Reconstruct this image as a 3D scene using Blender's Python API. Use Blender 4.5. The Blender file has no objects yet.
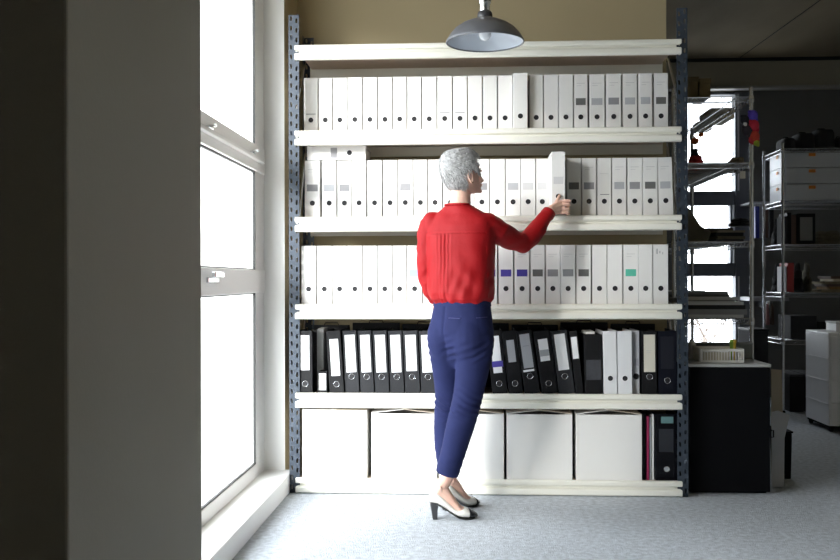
import bpy, bmesh, math, random
from mathutils import Vector, Matrix, Euler, noise
random.seed(7)
PI = math.pi
SC = bpy.context.scene
COL = SC.collection
# ------------------------------------------------------------------ camera geometry
F_PX, TH, H = 921.0, math.radians(3.17), 1.13
CT, ST = math.cos(TH), math.sin(TH)

def P(px, py, Y):
    """world point on the plane y=Y that the photograph shows at (px, py)"""
    u = (px - 420) / F_PX
    dx, dy = CT * u - ST, ST * u + CT
    t = Y / dy
    return Vector((t * dx, Y, H + (280 - py) / F_PX * t))

def PX(px, Y): return P(px, 280, Y).x
def PZ(py, Y, px=471): return P(px, py, Y).z

# ------------------------------------------------------------------ materials
MATS = {}
def mat(name, col, rough=0.6, metal=0.0, var=0.0, vscale=8.0, bump=0.0, bscale=60.0, spec=0.5, stretch=None, alpha=None, sheen=0.0, emit=None):
    if name in MATS: return MATS[name]
    m = bpy.data.materials.new(name); m.use_nodes = True
    nt = m.node_tree; N = nt.nodes; L = nt.links
    b = N['Principled BSDF']
    b.inputs['Base Color'].default_value = (*col, 1)
    b.inputs['Roughness'].default_value = rough
    b.inputs['Metallic'].default_value = metal
    b.inputs['Specular IOR Level'].default_value = spec
    if sheen: b.inputs['Sheen Weight'].default_value = sheen
    if var or bump:
        tc = N.new('ShaderNodeTexCoord'); mp = N.new('ShaderNodeMapping')
        L.new(tc.outputs['Object'], mp.inputs['Vector'])
        if stretch: mp.inputs['Scale'].default_value = stretch
    if var:
        nz = N.new('ShaderNodeTexNoise'); nz.inputs['Scale'].default_value = vscale; nz.inputs['Detail'].default_value = 5
        L.new(mp.outputs['Vector'], nz.inputs['Vector'])
        mx = N.new('ShaderNodeMix'); mx.data_type = 'RGBA'
        mx.inputs[6].default_value = (*[max(0, c * (1 - var)) for c in col], 1)
        mx.inputs[7].default_value = (*[min(1, c * (1 + var)) for c in col], 1)
        L.new(nz.outputs['Fac'], mx.inputs[0]); L.new(mx.outputs[2], b.inputs['Base Color'])
    if bump:
        n2 = N.new('ShaderNodeTexNoise'); n2.inputs['Scale'].default_value = bscale; n2.inputs['Detail'].default_value = 4
        L.new(mp.outputs['Vector'], n2.inputs['Vector'])
        bp = N.new('ShaderNodeBump'); bp.inputs['Strength'].default_value = bump; bp.inputs['Distance'].default_value = 0.01
        L.new(n2.outputs['Fac'], bp.inputs['Height']); L.new(bp.outputs['Normal'], b.inputs['Normal'])
    MATS[name] = m
    return m

def glass_mat(name, tint=(0.97, 0.985, 1.0), refl=0.06):
    m = bpy.data.materials.new(name); m.use_nodes = True
    nt = m.node_tree; N = nt.nodes; L = nt.links
    for n in list(N): N.remove(n)
    o = N.new('ShaderNodeOutputMaterial'); t = N.new('ShaderNodeBsdfTransparent'); g = N.new('ShaderNodeBsdfGlossy'); x = N.new('ShaderNodeMixShader')
    t.inputs['Color'].default_value = (*tint, 1); g.inputs['Roughness'].default_value = 0.02
    x.inputs[0].default_value = refl
    L.new(t.outputs[0], x.inputs[1]); L.new(g.outputs[0], x.inputs[2]); L.new(x.outputs[0], o.inputs['Surface'])
    return m

M_BEIGE = mat('beige_wall_paint', (0.46, 0.385, 0.235), 0.85, var=0.04, vscale=3, bump=0.03, bscale=90)
M_PIER = mat('grey_wall_paint', (0.50, 0.47, 0.395), 0.6, var=0.05, vscale=4, bump=0.04, bscale=120)
M_REVEAL = mat('white_reveal_paint', (0.88, 0.87, 0.84), 0.6, var=0.02, vscale=5)
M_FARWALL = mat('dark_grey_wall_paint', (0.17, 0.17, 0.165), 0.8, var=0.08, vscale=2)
M_FARFRAME = mat('dark_grey_window_metal', (0.16, 0.17, 0.20), 0.5)
M_CONC = mat('concrete_ceiling', (0.27, 0.22, 0.145), 0.85, var=0.40, vscale=1.4, bump=0.15, bscale=12, stretch=(1.6, 0.7, 1))
M_FRAME = mat('pale_window_frame', (0.87, 0.86, 0.83), 0.45)
M_GASKET = mat('black_gasket', (0.02, 0.02, 0.02), 0.6)
M_CREAM = mat('cream_enamel', (0.83, 0.815, 0.73), 0.45, var=0.02, vscale=6)
M_UPR = mat('blue_grey_steel', (0.045, 0.058, 0.078), 0.32, metal=0.2, var=0.06)
M_BOARD = mat('chipboard_shelf', (0.62, 0.50, 0.40), 0.8, var=0.1, vscale=30)
M_WHITE = mat('white_card_cover', (0.78, 0.775, 0.75), 0.55, var=0.02, vscale=9)
M_WHITE2 = mat('cool_white_cover', (0.70, 0.71, 0.72), 0.5, var=0.02)
M_LGREYB = mat('light_grey_cover', (0.52, 0.53, 0.57), 0.55)
M_PAPER = mat('paper_block', (0.75, 0.74, 0.70), 0.85, bump=0.3, bscale=300, stretch=(1, 0.02, 0.02))
M_BLACKB = mat('black_marbled_cover', (0.005, 0.005, 0.006), 0.55, var=0.5, vscale=120, spec=.25)
M_GREYB = mat('charcoal_marbled_cover', (0.020, 0.021, 0.024), 0.6, var=0.55, vscale=160, spec=.25)
M_HOLE = mat('finger_hole_dark', (0.01, 0.01, 0.012), 0.7)
M_RINGW = mat('white_eyelet', (0.80, 0.80, 0.80), 0.35)
M_CHROME = mat('bright_chrome', (0.75, 0.76, 0.78), 0.22, metal=1.0)
M_LINE = mat('printed_grey_ink', (0.25, 0.25, 0.26), 0.8)
M_LINEL = mat('faint_grey_ink', (0.50, 0.50, 0.50), 0.8)
M_BOX = mat('white_box_card', (0.80, 0.79, 0.76), 0.6, var=0.025, vscale=7)
M_FLAP = mat('kraft_edge_card', (0.62, 0.55, 0.44), 0.75)
LAB = {
    'pale': ('pale grey', mat('label_pale_grey', (0.60, 0.60, 0.60), 0.8)),
    'light': ('light grey', mat('label_light_grey', (0.42, 0.43, 0.45), 0.8)),
    'grey': ('mid grey', mat('label_mid_grey', (0.27, 0.27, 0.28), 0.8)),
    'dark': ('dark grey', mat('label_dark_grey', (0.13, 0.13, 0.125), 0.8)),
    'lilac': ('lilac grey', mat('label_lilac_grey', (0.40, 0.40, 0.46), 0.8)),
    'blue': ('light blue', mat('label_light_blue', (0.35, 0.45, 0.72), 0.8)),
    'violet': ('deep violet blue', mat('label_violet', (0.06, 0.045, 0.30), 0.8)),
    'green': ('sea green', mat('label_sea_green', (0.10, 0.50, 0.36), 0.8)),
    'bluish': ('faint bluish', mat('label_faint_blue', (0.55, 0.60, 0.66), 0.8)),
}
M_CARPET = mat('grey_carpet', (0.54, 0.575, 0.615), 0.95, var=0.5, vscale=38, bump=1.0, bscale=160)
M_PAPERW = mat('white_label_paper', (0.74, 0.75, 0.76), 0.75)
M_PAPERG = mat('grey_label_paper', (0.34, 0.35, 0.37), 0.75)

# ------------------------------------------------------------------ mesh building
class MB:
    def __init__(s): s.v = []; s.f = []
    def add(s, vs, fs):
        k = len(s.v); s.v += [Vector(v) for v in vs]; s.f += [[i + k for i in f] for f in fs]
    def box(s, x0, x1, y0, y1, z0, z1, M=None):
        vs = [Vector((x, y, z)) for x in (x0, x1) for y in (y0, y1) for z in (z0, z1)]
        if M is not None: vs = [M @ v for v in vs]
        s.add(vs, [[0, 1, 3, 2], [4, 6, 7, 5], [0, 4, 5, 1], [2, 3, 7, 6], [0, 2, 6, 4], [1, 5, 7, 3]])
        return s
    def prism(s, poly, axis, a, b, M=None):
        """poly: 2d points, extruded along axis from a to b"""
        n = len(poly); vs = []
        for t in (a, b):
            for p in poly:
                v = {'x': (t, p[0], p[1]), 'y': (p[0], t, p[1]), 'z': (p[0], p[1], t)}[axis]
                vs.append(M @ Vector(v) if M is not None else Vector(v))
        fs = [list(range(n))[::-1], list(range(n, 2 * n))] + [[i, (i + 1) % n, n + (i + 1) % n, n + i] for i in range(n)]
        s.add(vs, fs); return s
    def loft(s, rings, cap=True, closed=False):
        n = len(rings[0]); k = len(rings)
        vs = [v for r in rings for v in r]; fs = []
        for j in range(k - 1):
            for i in range(n): fs.append([j * n + i, j * n + (i + 1) % n, (j + 1) * n + (i + 1) % n, (j + 1) * n + i])
        if closed:
            j = k - 1
            for i in range(n): fs.append([j * n + i, j * n + (i + 1) % n, (i + 1) % n, i])
        elif cap: fs += [list(range(n))[::-1], [(k - 1) * n + i for i in range(n)]]
        s.add(vs, fs); return s
    def tube(s, pts, r, n=8, closed=False):
        pts = [Vector(p) for p in pts]; k = len(pts); rings = []
        rs = r if isinstance(r, (list, tuple)) else [r] * k
        up = None
        for i, p in enumerate(pts):
            if closed: d = pts[(i + 1) % k] - pts[i - 1]
            else: d = pts[min(i + 1, k - 1)] - pts[max(i - 1, 0)]
            d.normalize()
            if up is None:
                up = Vector((0, 0, 1)) if abs(d.z) < 0.9 else Vector((1, 0, 0))
            a = d.cross(up); a.normalize(); b = a.cross(d); b.normalize(); up = b
            rings.append([p + (a * math.cos(2 * PI * j / n) + b * math.sin(2 * PI * j / n)) * rs[i] for j in range(n)])
        return s.loft(rings, closed=closed)
    def lathe(s, prof, c=(0, 0, 0), n=32, cap=True):
        c = Vector(c)
        rings = [[c + Vector((r * math.cos(2 * PI * j / n), r * math.sin(2 * PI * j / n), z)) for j in range(n)] for r, z in prof]
        return s.loft(rings, cap=cap)
    def ell(s, c, rx, ry, rz, R=None, nu=16, nv=10):
        c = Vector(c); rings = []
        for j in range(1, nv):
            t = PI * j / nv
            ring = []
            for i in range(nu):
                a = 2 * PI * i / nu
                v = Vector((rx * math.sin(t) * math.cos(a), ry * math.sin(t) * math.sin(a), -rz * math.cos(t)))
                ring.append(c + (R @ v if R is not None else v))
            rings.append(ring)
        return s.loft(rings)
    def capsule(s, pts, rs, n=12):
        """tapered round-ended limb"""
        pts = [Vector(p) for p in pts]
        d0 = (pts[0] - pts[1]).normalized(); d1 = (pts[-1] - pts[-2]).normalized()
        P2 = [pts[0] + d0 * rs[0] * .9, pts[0] + d0 * rs[0] * .6] + pts + [pts[-1] + d1 * rs[-1] * .6, pts[-1] + d1 * rs[-1] * .9]
        R2 = [rs[0] * .4, rs[0] * .78] + list(rs) + [rs[-1] * .78, rs[-1] * .4]
        return s.tube(P2, R2, n)
    def mesh(s, name):
        me = bpy.data.meshes.new(name); me.from_pydata([tuple(v) for v in s.v], [], s.f); me.update()
        bm = bmesh.new(); bm.from_mesh(me); bmesh.ops.recalc_face_normals(bm, faces=bm.faces); bm.to_mesh(me); bm.free()
        return me
    def build(s, name, material, parent=None, smooth=False, bevel=0.0, seg=2, loc=None):
        me = s.mesh(name); me.materials.append(material)
        return link(name, me, parent, smooth, bevel, seg, loc)

def link(name, me, parent=None, smooth=False, bevel=0.0, seg=2, loc=None):
    o = bpy.data.objects.new(name, me); COL.objects.link(o)
    if parent is not None: o.parent = parent
    if loc is not None: o.location = loc
    if smooth:
        for p in me.polygons: p.use_smooth = True
    if bevel:
        m = o.modifiers.new('bevel', 'BEVEL'); m.width = bevel; m.segments = seg; m.limit_method = 'ANGLE'; m.angle_limit = math.radians(35)
        m.harden_normals = False
    return o

def tag(o, label, cat, group=None, kind=None):
    o['label'] = label; o['category'] = cat
    if group: o['group'] = group
    if kind: o['kind'] = kind
    return o
def thing(name, label, cat, loc=(0, 0, 0), rot=(0, 0, 0), group=None):
    o = bpy.data.objects.new(name, None); COL.objects.link(o); o.empty_display_size = 0.05
    o.location = loc; o.rotation_euler = rot
    return tag(o, label, cat, group)
def struct(name, mb, m, bevel=0.0, parent=None, smooth=False):
    o = mb.build(name, m, parent, bevel=bevel, smooth=smooth)
    if parent is None: o['kind'] = 'structure'
    return o
def copy_tree(o, parent=None):
    c = o.copy(); COL.objects.link(c)
    if parent is not None: c.parent = parent
    for ch in list(o.children): copy_tree(ch, c)
    return c

# ------------------------------------------------------------------ room shell
RY0, RY1 = 4.85, 5.315          # rack front and rear planes
XW = -1.012                      # left wall plane
YB = 5.345                      # beige wall plane behind the rack
YF = 9.0                       # far wall
HC = 3.2
XR, YN = 5.2, -2.6
WY0, WY1, WZ0, WZ1 = 1.677, 4.95, 0.100, 2.95
struct('floor', MB().box(-1.75, XR, YN, YF + .2, -0.25, 0), M_CARPET)
struct('ceiling', MB().box(-1.75, XR, YN, YF + .2, HC, HC + .25), M_CONC)
# joints of the concrete formwork
for k, (a, b) in enumerate([((815, 5), (745, 55))]):
    pts = []
    for (px, py) in (a, b):
        t = (HC - H) / ((280 - py) / F_PX); u = (px - 420) / F_PX
        pts.append(Vector((t * (CT * u - ST), t * (ST * u + CT), HC - .001)))
    d = (pts[1] - pts[0]) * 0.6
    struct('trim_2', MB().tube([pts[0] - d * 2.5, pts[1] + d * .3], 0.0035, 6), M_HOLE)
struct('wall_near', MB().box(-1.75, XR, YN - .2, YN, 0, HC), M_FARWALL)
struct('wall_right', MB().box(XR, XR + .2, YN, YF + .2, 0, HC), M_PIER)
struct('wall_left', MB().box(-1.75, XW, YN, 1.109, 0, HC), M_PIER)
struct('pier', MB().box(-1.75, -.497, 1.110, 1.677, 0, HC), M_PIER, bevel=0.004)
struct('wall_back', MB().box(-1.75, PX(667, YB), YB, YB + .13, 0, HC), M_BEIGE, bevel=0.003)
struct('wall_corner', MB().box(-1.75, XW, WY1 + .004, YB, 0, HC), M_BEIGE)
struct('wall_reveal', MB().box(-1.75, XW + .002, WY1, WY1 + .004, WZ0, WZ1), M_REVEAL)
struct('wall_lintel', MB().box(-1.75, XW, WY0, WY1, WZ1, HC), M_PIER)
struct('windowsill', MB().box(-1.75, -.965, WY0 - .0, WY1 + .02, 0, WZ0), M_REVEAL, bevel=0.006)
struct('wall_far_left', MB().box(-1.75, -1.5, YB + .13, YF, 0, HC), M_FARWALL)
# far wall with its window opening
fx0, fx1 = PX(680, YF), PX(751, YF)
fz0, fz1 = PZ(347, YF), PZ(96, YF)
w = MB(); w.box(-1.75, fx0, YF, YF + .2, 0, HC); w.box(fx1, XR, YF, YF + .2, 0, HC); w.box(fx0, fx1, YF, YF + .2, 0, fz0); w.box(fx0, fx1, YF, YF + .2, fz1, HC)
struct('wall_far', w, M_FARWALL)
struct('trim_1', MB().box(-1.5, XR, YF - .26, YF - .18, PZ(93.5, YF - .2), PZ(90.8, YF - .2)), mat('grey_cable_tray', (0.40, 0.40, 0.38), 0.5), bevel=.004)
struct('trim_4', MB().box(-1.5, XR, YF - .22, YF - .0, PZ(90.5, YF - .2), HC - .001), mat('far_beam_paint', (0.36, 0.34, 0.27), .8))
struct('trim_3', MB().box(-1.5, XR, YF - .24, YF - .2205, HC - .03, HC - .0), M_HOLE)

M_GLASS = glass_mat('clear_window_glass')
# window 1: the tall pale framed window on the left
w1 = bpy.data.objects.new('window_1', None); COL.objects.link(w1); w1['kind'] = 'structure'
FX0, FX1 = -1.165, -1.122
STW = .19
WM = 2.95     # mullion between the two window units
fr = MB()
fr.box(FX0, FX1, WY0, WY0 + STW, WZ0, WZ1); fr.box(FX0, FX1, WY1 - STW, WY1, WZ0, WZ1)
fr.box(FX0, FX1, WM - .09, WM + .09, WZ0, WZ1)
fr.box(FX0, FX1, WY0 + STW, WY1 - STW, WZ0, WZ0 + .07); fr.box(FX0, FX1, WY0 + STW, WY1 - STW, WZ1 - .06, WZ1)
fr.build('window_frame', M_FRAME, w1, bevel=.004)
for (z0, z1) in ((1.065, 1.185), (1.70, 1.835)):
    t = MB(); t.box(FX0, FX1 + .012, WY0 + .03, WY1 - .03, z0, z1)
    t.prism([(FX1 + .012, z0 + .045), (FX1 + .03, z0 + .05), (FX1 + .03, z0 + .07), (FX1 + .012, z0 + .075)], 'y', WY0 + .1, WY1 - .1) if z0 > 1.5 else None
    t.build('transom', M_FRAME, w1, bevel=.004)
for (z0, z1, y0, y1) in [(a, b, c, d) for (a, b) in ((WZ0 + .07, 1.065), (1.185, 1.70), (1.835, WZ1 - .06)) for (c, d) in ((WY0 + STW, WM - .09), (WM + .09, WY1 - STW))]:
    g = MB()
    e = .007
    for b in ((y0, y0 + e, z0, z1), (y1 - e, y1, z0, z1), (y0, y1, z0, z0 + e), (y0, y1, z1 - e, z1)):
        g.box(FX1 - .016, FX1 - .003, *b)
    g.build('gasket', M_GASKET, w1)
    MB().box(FX1 - .014, FX1 - .009, y0, y1, z0, z1).build('pane', M_GLASS, w1)
hd = MB(); hy = P(0, 0, 1).y
ya = 3.95; za = 1.155
hd.tube([(FX1 + .01, ya, za), (FX1 + .04, ya, za + .004)], .011, 10)
hd.box(FX1 + .035, FX1 + .05, ya - .13, ya + .012, za - .012, za + .012)
hd.box(FX1 + .01, FX1 + .022, ya - .14, ya + .03, za - .035, za - .012)
hd.build('window_handle', M_CHROME, w1, bevel=.004)
for yy in (3.86, 4.63):
    l = MB(); l.box(FX1 + .01, FX1 + .024, yy - .05, yy + .03, 1.765, 1.782); l.tube([(FX1 + .012, yy, 1.785), (FX1 + .045, yy, 1.79)], .008, 8)
    l.build('latch', M_CHROME, w1, bevel=.002)
# window 2 in the far wall
w2 = bpy.data.objects.new('window_2', None); COL.objects.link(w2); w2['kind'] = 'structure'
fr = MB()
rA, rB = PX(735, YF), PX(730.5, YF)
zz = [PZ(98, YF), PZ(193, YF), PZ(207, YF), PZ(264, YF), PZ(277, YF), PZ(345, YF)]
mx = [PX(694, YF), PX(676, YF)]
fr.box(rA, fx1, YF - .02, YF + .1, fz0, fz1); fr.box(fx0, fx0 + .05, YF, YF + .1, fz0, fz1)
fr.box(fx0, rA, YF, YF + .1, zz[0], fz1); fr.box(fx0, rA, YF, YF + .1, zz[2], zz[1]); fr.box(fx0, rA, YF, YF + .1, zz[4], zz[3]); fr.box(fx0, rA, YF, YF + .1, fz0, zz[5])
fr.box(rB, rA, YF, YF + .1, zz[3], zz[2]); 
fr.build('window_frame', M_FARFRAME, w2, bevel=.004)
bd = MB()
bd.box(rA + .02, rA + .035, YF - .03, YF - .018, zz[1], zz[0]); bd.box(rA + .02, rA + .035, YF - .03, YF - .018, zz[5], zz[4]); bd.box(rB + .02, rB + .035, YF - .03, YF - .001, zz[3], zz[2])
bd.build('frame_bead', mat('pale_bead', (0.7, 0.72, 0.76), .3), w2)
for (a, b) in ((1, 0), (3, 2), (5, 4)):
    MB().box(fx0 + .05, rA, YF + .04, YF + .046, zz[a], zz[b]).build('pane', M_GLASS, w2)

# ------------------------------------------------------------------ outside
struct('ground', MB().box(-60, 60, -60, 80, -5.2, -5.0), mat('pale_ground', (0.28, 0.28, 0.27), .9, var=.1))
gs = -5.0
M_ROOF = mat('grey_render', (0.10, 0.105, 0.115), .8, var=.05)
bl = thing('building', 'grey low building outside the tall left window, seen below eye level', 'building', (-5.22, 14, gs))
bz = PZ(420, 14) - gs
MB().box(-3, 1.35, 0, 5, 0, bz).build('wall', M_ROOF, bl, bevel=.02)
MB().box(-3.1, 1.45, -.1, 5.1, bz, bz + .12).build('roof', mat('grey_roof', (.07, .075, .08), .7), bl)
for k in range(4): MB().box(-2.6 + k, -2.0 + k, -.03, .01, 1.8, 2.9).build('window', mat('dark_pane', (.2, .22, .26), .2), bl)
MB().box(.65, .95, .4, .8, bz, bz + .32).build('chimney', M_ROOF, bl)
tr = MB()
base = P(700, 372, 11.0); base.z = gs
top = P(705, 338, 11.0)
tr.tube([base, Vector((top.x - .2, 11, -1)), top], [.12, .08, .03], 8)
rnd = random.Random(3)
def branch(p, d, l, r, lev):
    q = p + d * l
    tr.tube([p, q], [r, r * .6], 5)
    if lev:
        for k in range(3):
            e = (d + Vector((rnd.uniform(-.8, .8), rnd.uniform(-.5, .5), rnd.uniform(-.1, .6)))).normalized()
            branch(q, e, l * .7, r * .6, lev - 1)
for k in range(5):
    branch(top - Vector((0, 0, .05 * k)), Vector((rnd.uniform(-.9, .9), .1, 1)).normalized(), .16, .012, 4)
tag(tr.build('bare_tree', mat('russet_bark', (.40, .34, .30), .9)), 'bare branching tree outside the far window, seen above the crate', 'tree')

# ------------------------------------------------------------------ storage rack
ZL = [2.378, 1.924, 1.466, 1.003, .533, .083]     # tops of the beams
LIP = .008
UL, UR = PX(289, RY0), PX(688, RY0)
UW = .056
rack = thing('storage_rack', 'tall boltless steel rack with cream beams and perforated blue grey uprights', 'shelving', (0, RY0, 0))
def upright(xo, sx, yo, sy, top, name='upright'):
    """L-shaped slotted angle: outer corner at (xo, yo), flanges running sx and sy inwards"""
    m = MB(); pitch = .0508; n = round(top / pitch); th = .002
    def flange(o, du, nrm):
        # slots in two staggered columns, as real holes
        cw = UW / 2
        for c in range(2):
            for k in range(n):
                z0 = k * pitch; uc0 = c * cw; uc1 = uc0 + cw
                cu = (uc0 + uc1) / 2; off = .0 if c else .25 * pitch
                cz = z0 + pitch * .5 + (off - .006)
                tilt = .004 if c else -.004
                hole = [(cu - .004, cz - .012), (cu + .004, cz - .012), (cu + .0055, cz), (cu + .004 + tilt * .5, cz + .012), (cu - .004 + tilt * .5, cz + .012), (cu - .0055, cz)]
                rect = [(uc0, z0), (uc1, z0), (uc1, z0 + pitch * .5), (uc1, z0 + pitch), (uc0, z0 + pitch), (uc0, z0 + pitch * .5)]
                vs = []
                for lay in (0, th):
                    for (u, z) in rect + hole:
                        vs.append(Vector(o) + Vector(du) * u + Vector(nrm) * lay + Vector((0, 0, z)))
                fs = []
                for i in range(6):
                    j = (i + 1) % 6
                    fs.append([i, j, 6 + j, 6 + i]); fs.append([12 + i, 18 + i, 18 + j, 12 + j])
                    fs.append([6 + i, 6 + j, 18 + j, 18 + i])
                m.add(vs, fs)
        # edges
        e = Vector(o) + Vector(du) * UW
        vs = [e, e + Vector(nrm) * th, e + Vector((0, 0, n * pitch)), e + Vector(nrm) * th + Vector((0, 0, n * pitch))]
        m.add(vs, [[0, 1, 3, 2]])
    flange((xo, yo, 0), (sx, 0, 0), (0, sy, 0))
    flange((xo, yo, 0), (0, sy, 0), (sx, 0, 0))
    me = bpy.data.meshes.new(name); me.from_pydata([tuple(v) for v in m.v], [], m.f); me.materials.append(M_UPR)
    o = bpy.data.objects.new(name, me); COL.objects.link(o); o.parent = rack; o.location = (0, -RY0, 0)
    ft = MB().box(min(xo, xo + sx * .062), max(xo, xo + sx * .062), min(yo, yo + sy * .06), max(yo, yo + sy * .06), 0, .006)
    ft.build('foot_plate', M_UPR, o, bevel=.001)
    return o
upright(UL, 1, RY0, 1, 2.54); upright(UR, -1, RY0, 1, 2.54)
upright(UL, 1, RY1, -1, 2.54); upright(UR, -1, RY1, -1, 2.54)
BL, BR = PX(295.5, RY0), PX(681.5, RY0)
def beam(z, yf, sgn, h=.080):
    """step beam: two rounded bands with a groove between, ends cut to the same profile"""
    m = MB()
    pr = [(.0, 0), (-.010, -.002), (-.014, -.008), (-.014, -.022), (-.011, -.028), (.004, -.031), (.004, -.041), (-.010, -.045), (-.014, -.050), (-.014, -.072), (-.010, -.078), (0, -h), (.009, -h), (.009, 0)]
    rings = []
    for x, e in ((BL, 1), (BR, -1)):
        ring = []
        for (y, zz_) in pr:
            inset = .010 if y == .004 else 0
            ring.append(Vector((x + e * inset, (yf - RY0) + sgn * y, z + zz_)))
        rings.append(ring)
    m.loft(rings)
    return m.build('beam', M_CREAM, rack, bevel=.0015, seg=1)
for z in ZL:
    beam(z, RY0 - .003, 1); beam(z, RY1 + .003, -1)
    MB().box(BL + .012, BR - .012, .014, RY1 - RY0 - .018, z - LIP - .018, z - LIP).build('shelf_board', M_BOARD, rack)
    for x in (BL + .05, BR - .05):
        MB().lathe([(.0045, 0), (.0045, .003), (.002, .004)], (0, 0, 0), 10).build('rivet', M_HOLE, rack)
        r = rack.children[-1]; r.rotation_euler = (PI / 2, 0, 0); r.location = (x - .02 if x > 0 else x - .02, -.0165, z - .017)
# side braces
for x in (UL + .012, UR - .012):
    for (z0, z1) in ((.15, 1.0), (1.05, 1.9), (1.95, 2.4)):
        MB().tube([(x, .03, z0), (x, RY1 - RY0 - .03, z1)], .008, 6).build('brace', M_CHROME, rack)
        MB().box(x - .006, x + .006, .02, RY1 - RY0 - .02, z1 + .005, z1 + .03).build('tie_bar', M_UPR, rack)

# ------------------------------------------------------------------ binders
BH, BD = .318, .285
_mc = {}
def cached(key, fn):
    if key not in _mc: _mc[key] = fn()
    return _mc[key]
def box_mesh(dims, m, bev=0):
    def fn():
        me = MB().box(*dims).mesh('m'); me.materials.append(m); return me
    return cached(('box', tuple(round(d, 4) for d in dims), m.name, bev), fn)
def cover_mesh(w, h, d, m):
    def fn():
        t = .0025; b = MB()
        b.box(-w / 2, w / 2, 0, t, 0, h)
        b.box(-w / 2, -w / 2 + t, t, d, 0, h); b.box(w / 2 - t, w / 2, t, d, 0, h)
        me = b.mesh('cover'); me.materials.append(m); return me
    return cached(('cov', round(w, 3), round(h, 3), d, m.name), fn)
def disc_mesh(r, m, th=.0008):
    def fn():
        b = MB(); n = 20
        pts = [(r * math.cos(2 * PI * i / n), r * math.sin(2 * PI * i / n)) for i in range(n)]
        b.prism(pts, 'y', -th, 0); me = b.mesh('disc'); me.materials.append(m); return me
    return cached(('disc', r, m.name), fn)
def ring_mesh(r, tr_, m):
    def fn():
        b = MB(); b.tube([(r * math.cos(2 * PI * i / 24), -.0006, r * math.sin(2 * PI * i / 24)) for i in range(24)], tr_, 6, closed=True)
        me = b.mesh('ring'); me.materials.append(m)
        for p in me.polygons: p.use_smooth = True
        return me
    return cached(('ring', r, m.name), fn)
HOLE_Z = .088
def make_binder(w, label, lab=None, lines=(), h=BH, d=BD, cover=M_WHITE, ring=M_RINGW, group=None, name='lever_arch_binder', paper=None, hole=True, lz=(.152, .189), text=False, cat='binder', rr=.0150, hz=HOLE_Z):
    t = thing(name, label, cat, group=group)
    link('cover', cover_mesh(w, h, d, cover), t, bevel=.0012, seg=1)
    link('paper_block', box_mesh((-w / 2 + .006, w / 2 - .006, .02, d - .01, .006, h - .018), M_PAPER), t)
    if hole:
        link('finger_hole', disc_mesh(rr - .0015, M_HOLE), t, loc=(0, -.0001, hz))  # flat dark disc stands in for the shade inside the hole
        link('finger_ring', ring_mesh(rr, .0012, ring), t, smooth=True, loc=(0, 0, hz))
    if lab: link('spine_label', box_mesh((-w * .36, w * .36, -.0006, 0, lz[0], lz[1]), LAB[lab][1]), t)
    if paper:   # large paper spine label: (material, x half share, z0, z1)
        pm, hw, z0, z1 = paper
        p = link('spine_label', box_mesh((-w * hw, w * hw, -.0007, 0, z0, z1), pm), t)
    for (lx0, lx1, z0, z1, lm) in lines:
        link('spine_print', box_mesh((lx0 * w, lx1 * w, -.0012, 0, z0, z1), lm), t)
    return t
ORD = ['zeroth', 'first', 'second', 'third', 'fourth', 'fifth', 'sixth', 'seventh', 'eighth', 'ninth', 'tenth', 'eleventh', 'twelfth', 'thirteenth', 'fourteenth']
def ordi(k, n):
    if k == 0: return 'leftmost'
    if k == n - 1: return 'rightmost'
    if k < n / 2: return ORD[k + 1] + ' from the left'
    return ORD[n - k] + ' from the right'
def put_row(spans, Y, zt, rowname, group, special=None):
    z = zt - LIP
    n = len(spans)
    for k, (a, b, lab, deco) in enumerate(spans):
        y = Y; tilt = 0
        if deco == 'pulled': y = 4.75
        elif deco == 'out': y = Y - .05
        else: y = Y + ((k * 37) % 11 - 5) * .0008
        xa, xb = PX(a, y), PX(b, y)
        w = max(.066, min(.082, xb - xa - .0015))
        lines = []
        if deco == 'mark': lines = [(-.34, .34, .118, .122, M_LINE)]
        if deco == 'fmark': lines = [(-.34, .30, .122, .124, M_LINEL)]
        if deco == 'text' or deco == 'tilt': lines = [(-.30, .30, .268, .270, M_LINEL), (-.30, .05, .255, .2565, M_LINEL)]
        if deco == 'strip': lines = [(-.30, .36, .122, .126, M_LINE), (-.30, .30, .235, .236, M_LINEL)]
        if deco == 'sheet': lines = [(-.38, .38, .298, .304, M_LINE), (-.30, .30, .27, .2712, M_LINEL), (-.30, .2, .25, .2512, M_LINEL)]
        if deco == 'scribble': lines = [(-.28, -.22, .268, .296, M_LINE), (-.10, -.02, .272, .284, M_LINEL), (.10, .16, .266, .278, M_LINEL)]
        what = (LAB[lab][0] + ' label' if lab else 'plain unlabelled spine')
        if deco == 'mark': what = 'small print above its hole'
        if deco == 'scribble': what = 'a scribbled mark near its top'
        lb = f'white binder with {what}, {ordi(k, n)} in the {rowname}'
        if deco == 'pulled': lb = "white binder half pulled out by the person's raised hand"
        t = make_binder(w, lb, lab, lines, group=group)
        t.location = ((xa + xb) / 2, y, z + .0005 + (LIP + .002 if deco == 'pulled' else 0))
        if deco == 'tilt':
            t.rotation_euler = (0, -math.radians(1.6), 0); t.location.z += .0012
        if k == 0: t.rotation_euler.z = 0
    return
R1 = [304, 318.7, 333, 347.7, 363, 378, 393, 407.5, 422, 437.5, 453, 468, 483, 498, 513.3, 529.5, 544, 559, 574, 589.5, 606.5, 623, 639, 654.2, 669]
L1 = [None, None, 'bluish', None, 'pale', None, None, None, 'pale', None, None, None, None, None, None, None, None, None, 'dark', 'light', 'grey', 'light', 'light', 'dark']
D1 = ['mark', '', '', 'fmark', 'text', '', '', '', 'text', 'mark', 'mark', '', '', '', 'out', '', '', '', 'text', 'text', 'text', 'text', 'text', 'text']
sp = [(R1[i] + .2, R1[i + 1] - (1.4 if i in (18, 19, 20, 21, 22, 14) else .5), L1[i], D1[i]) for i in range(24)]
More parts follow.
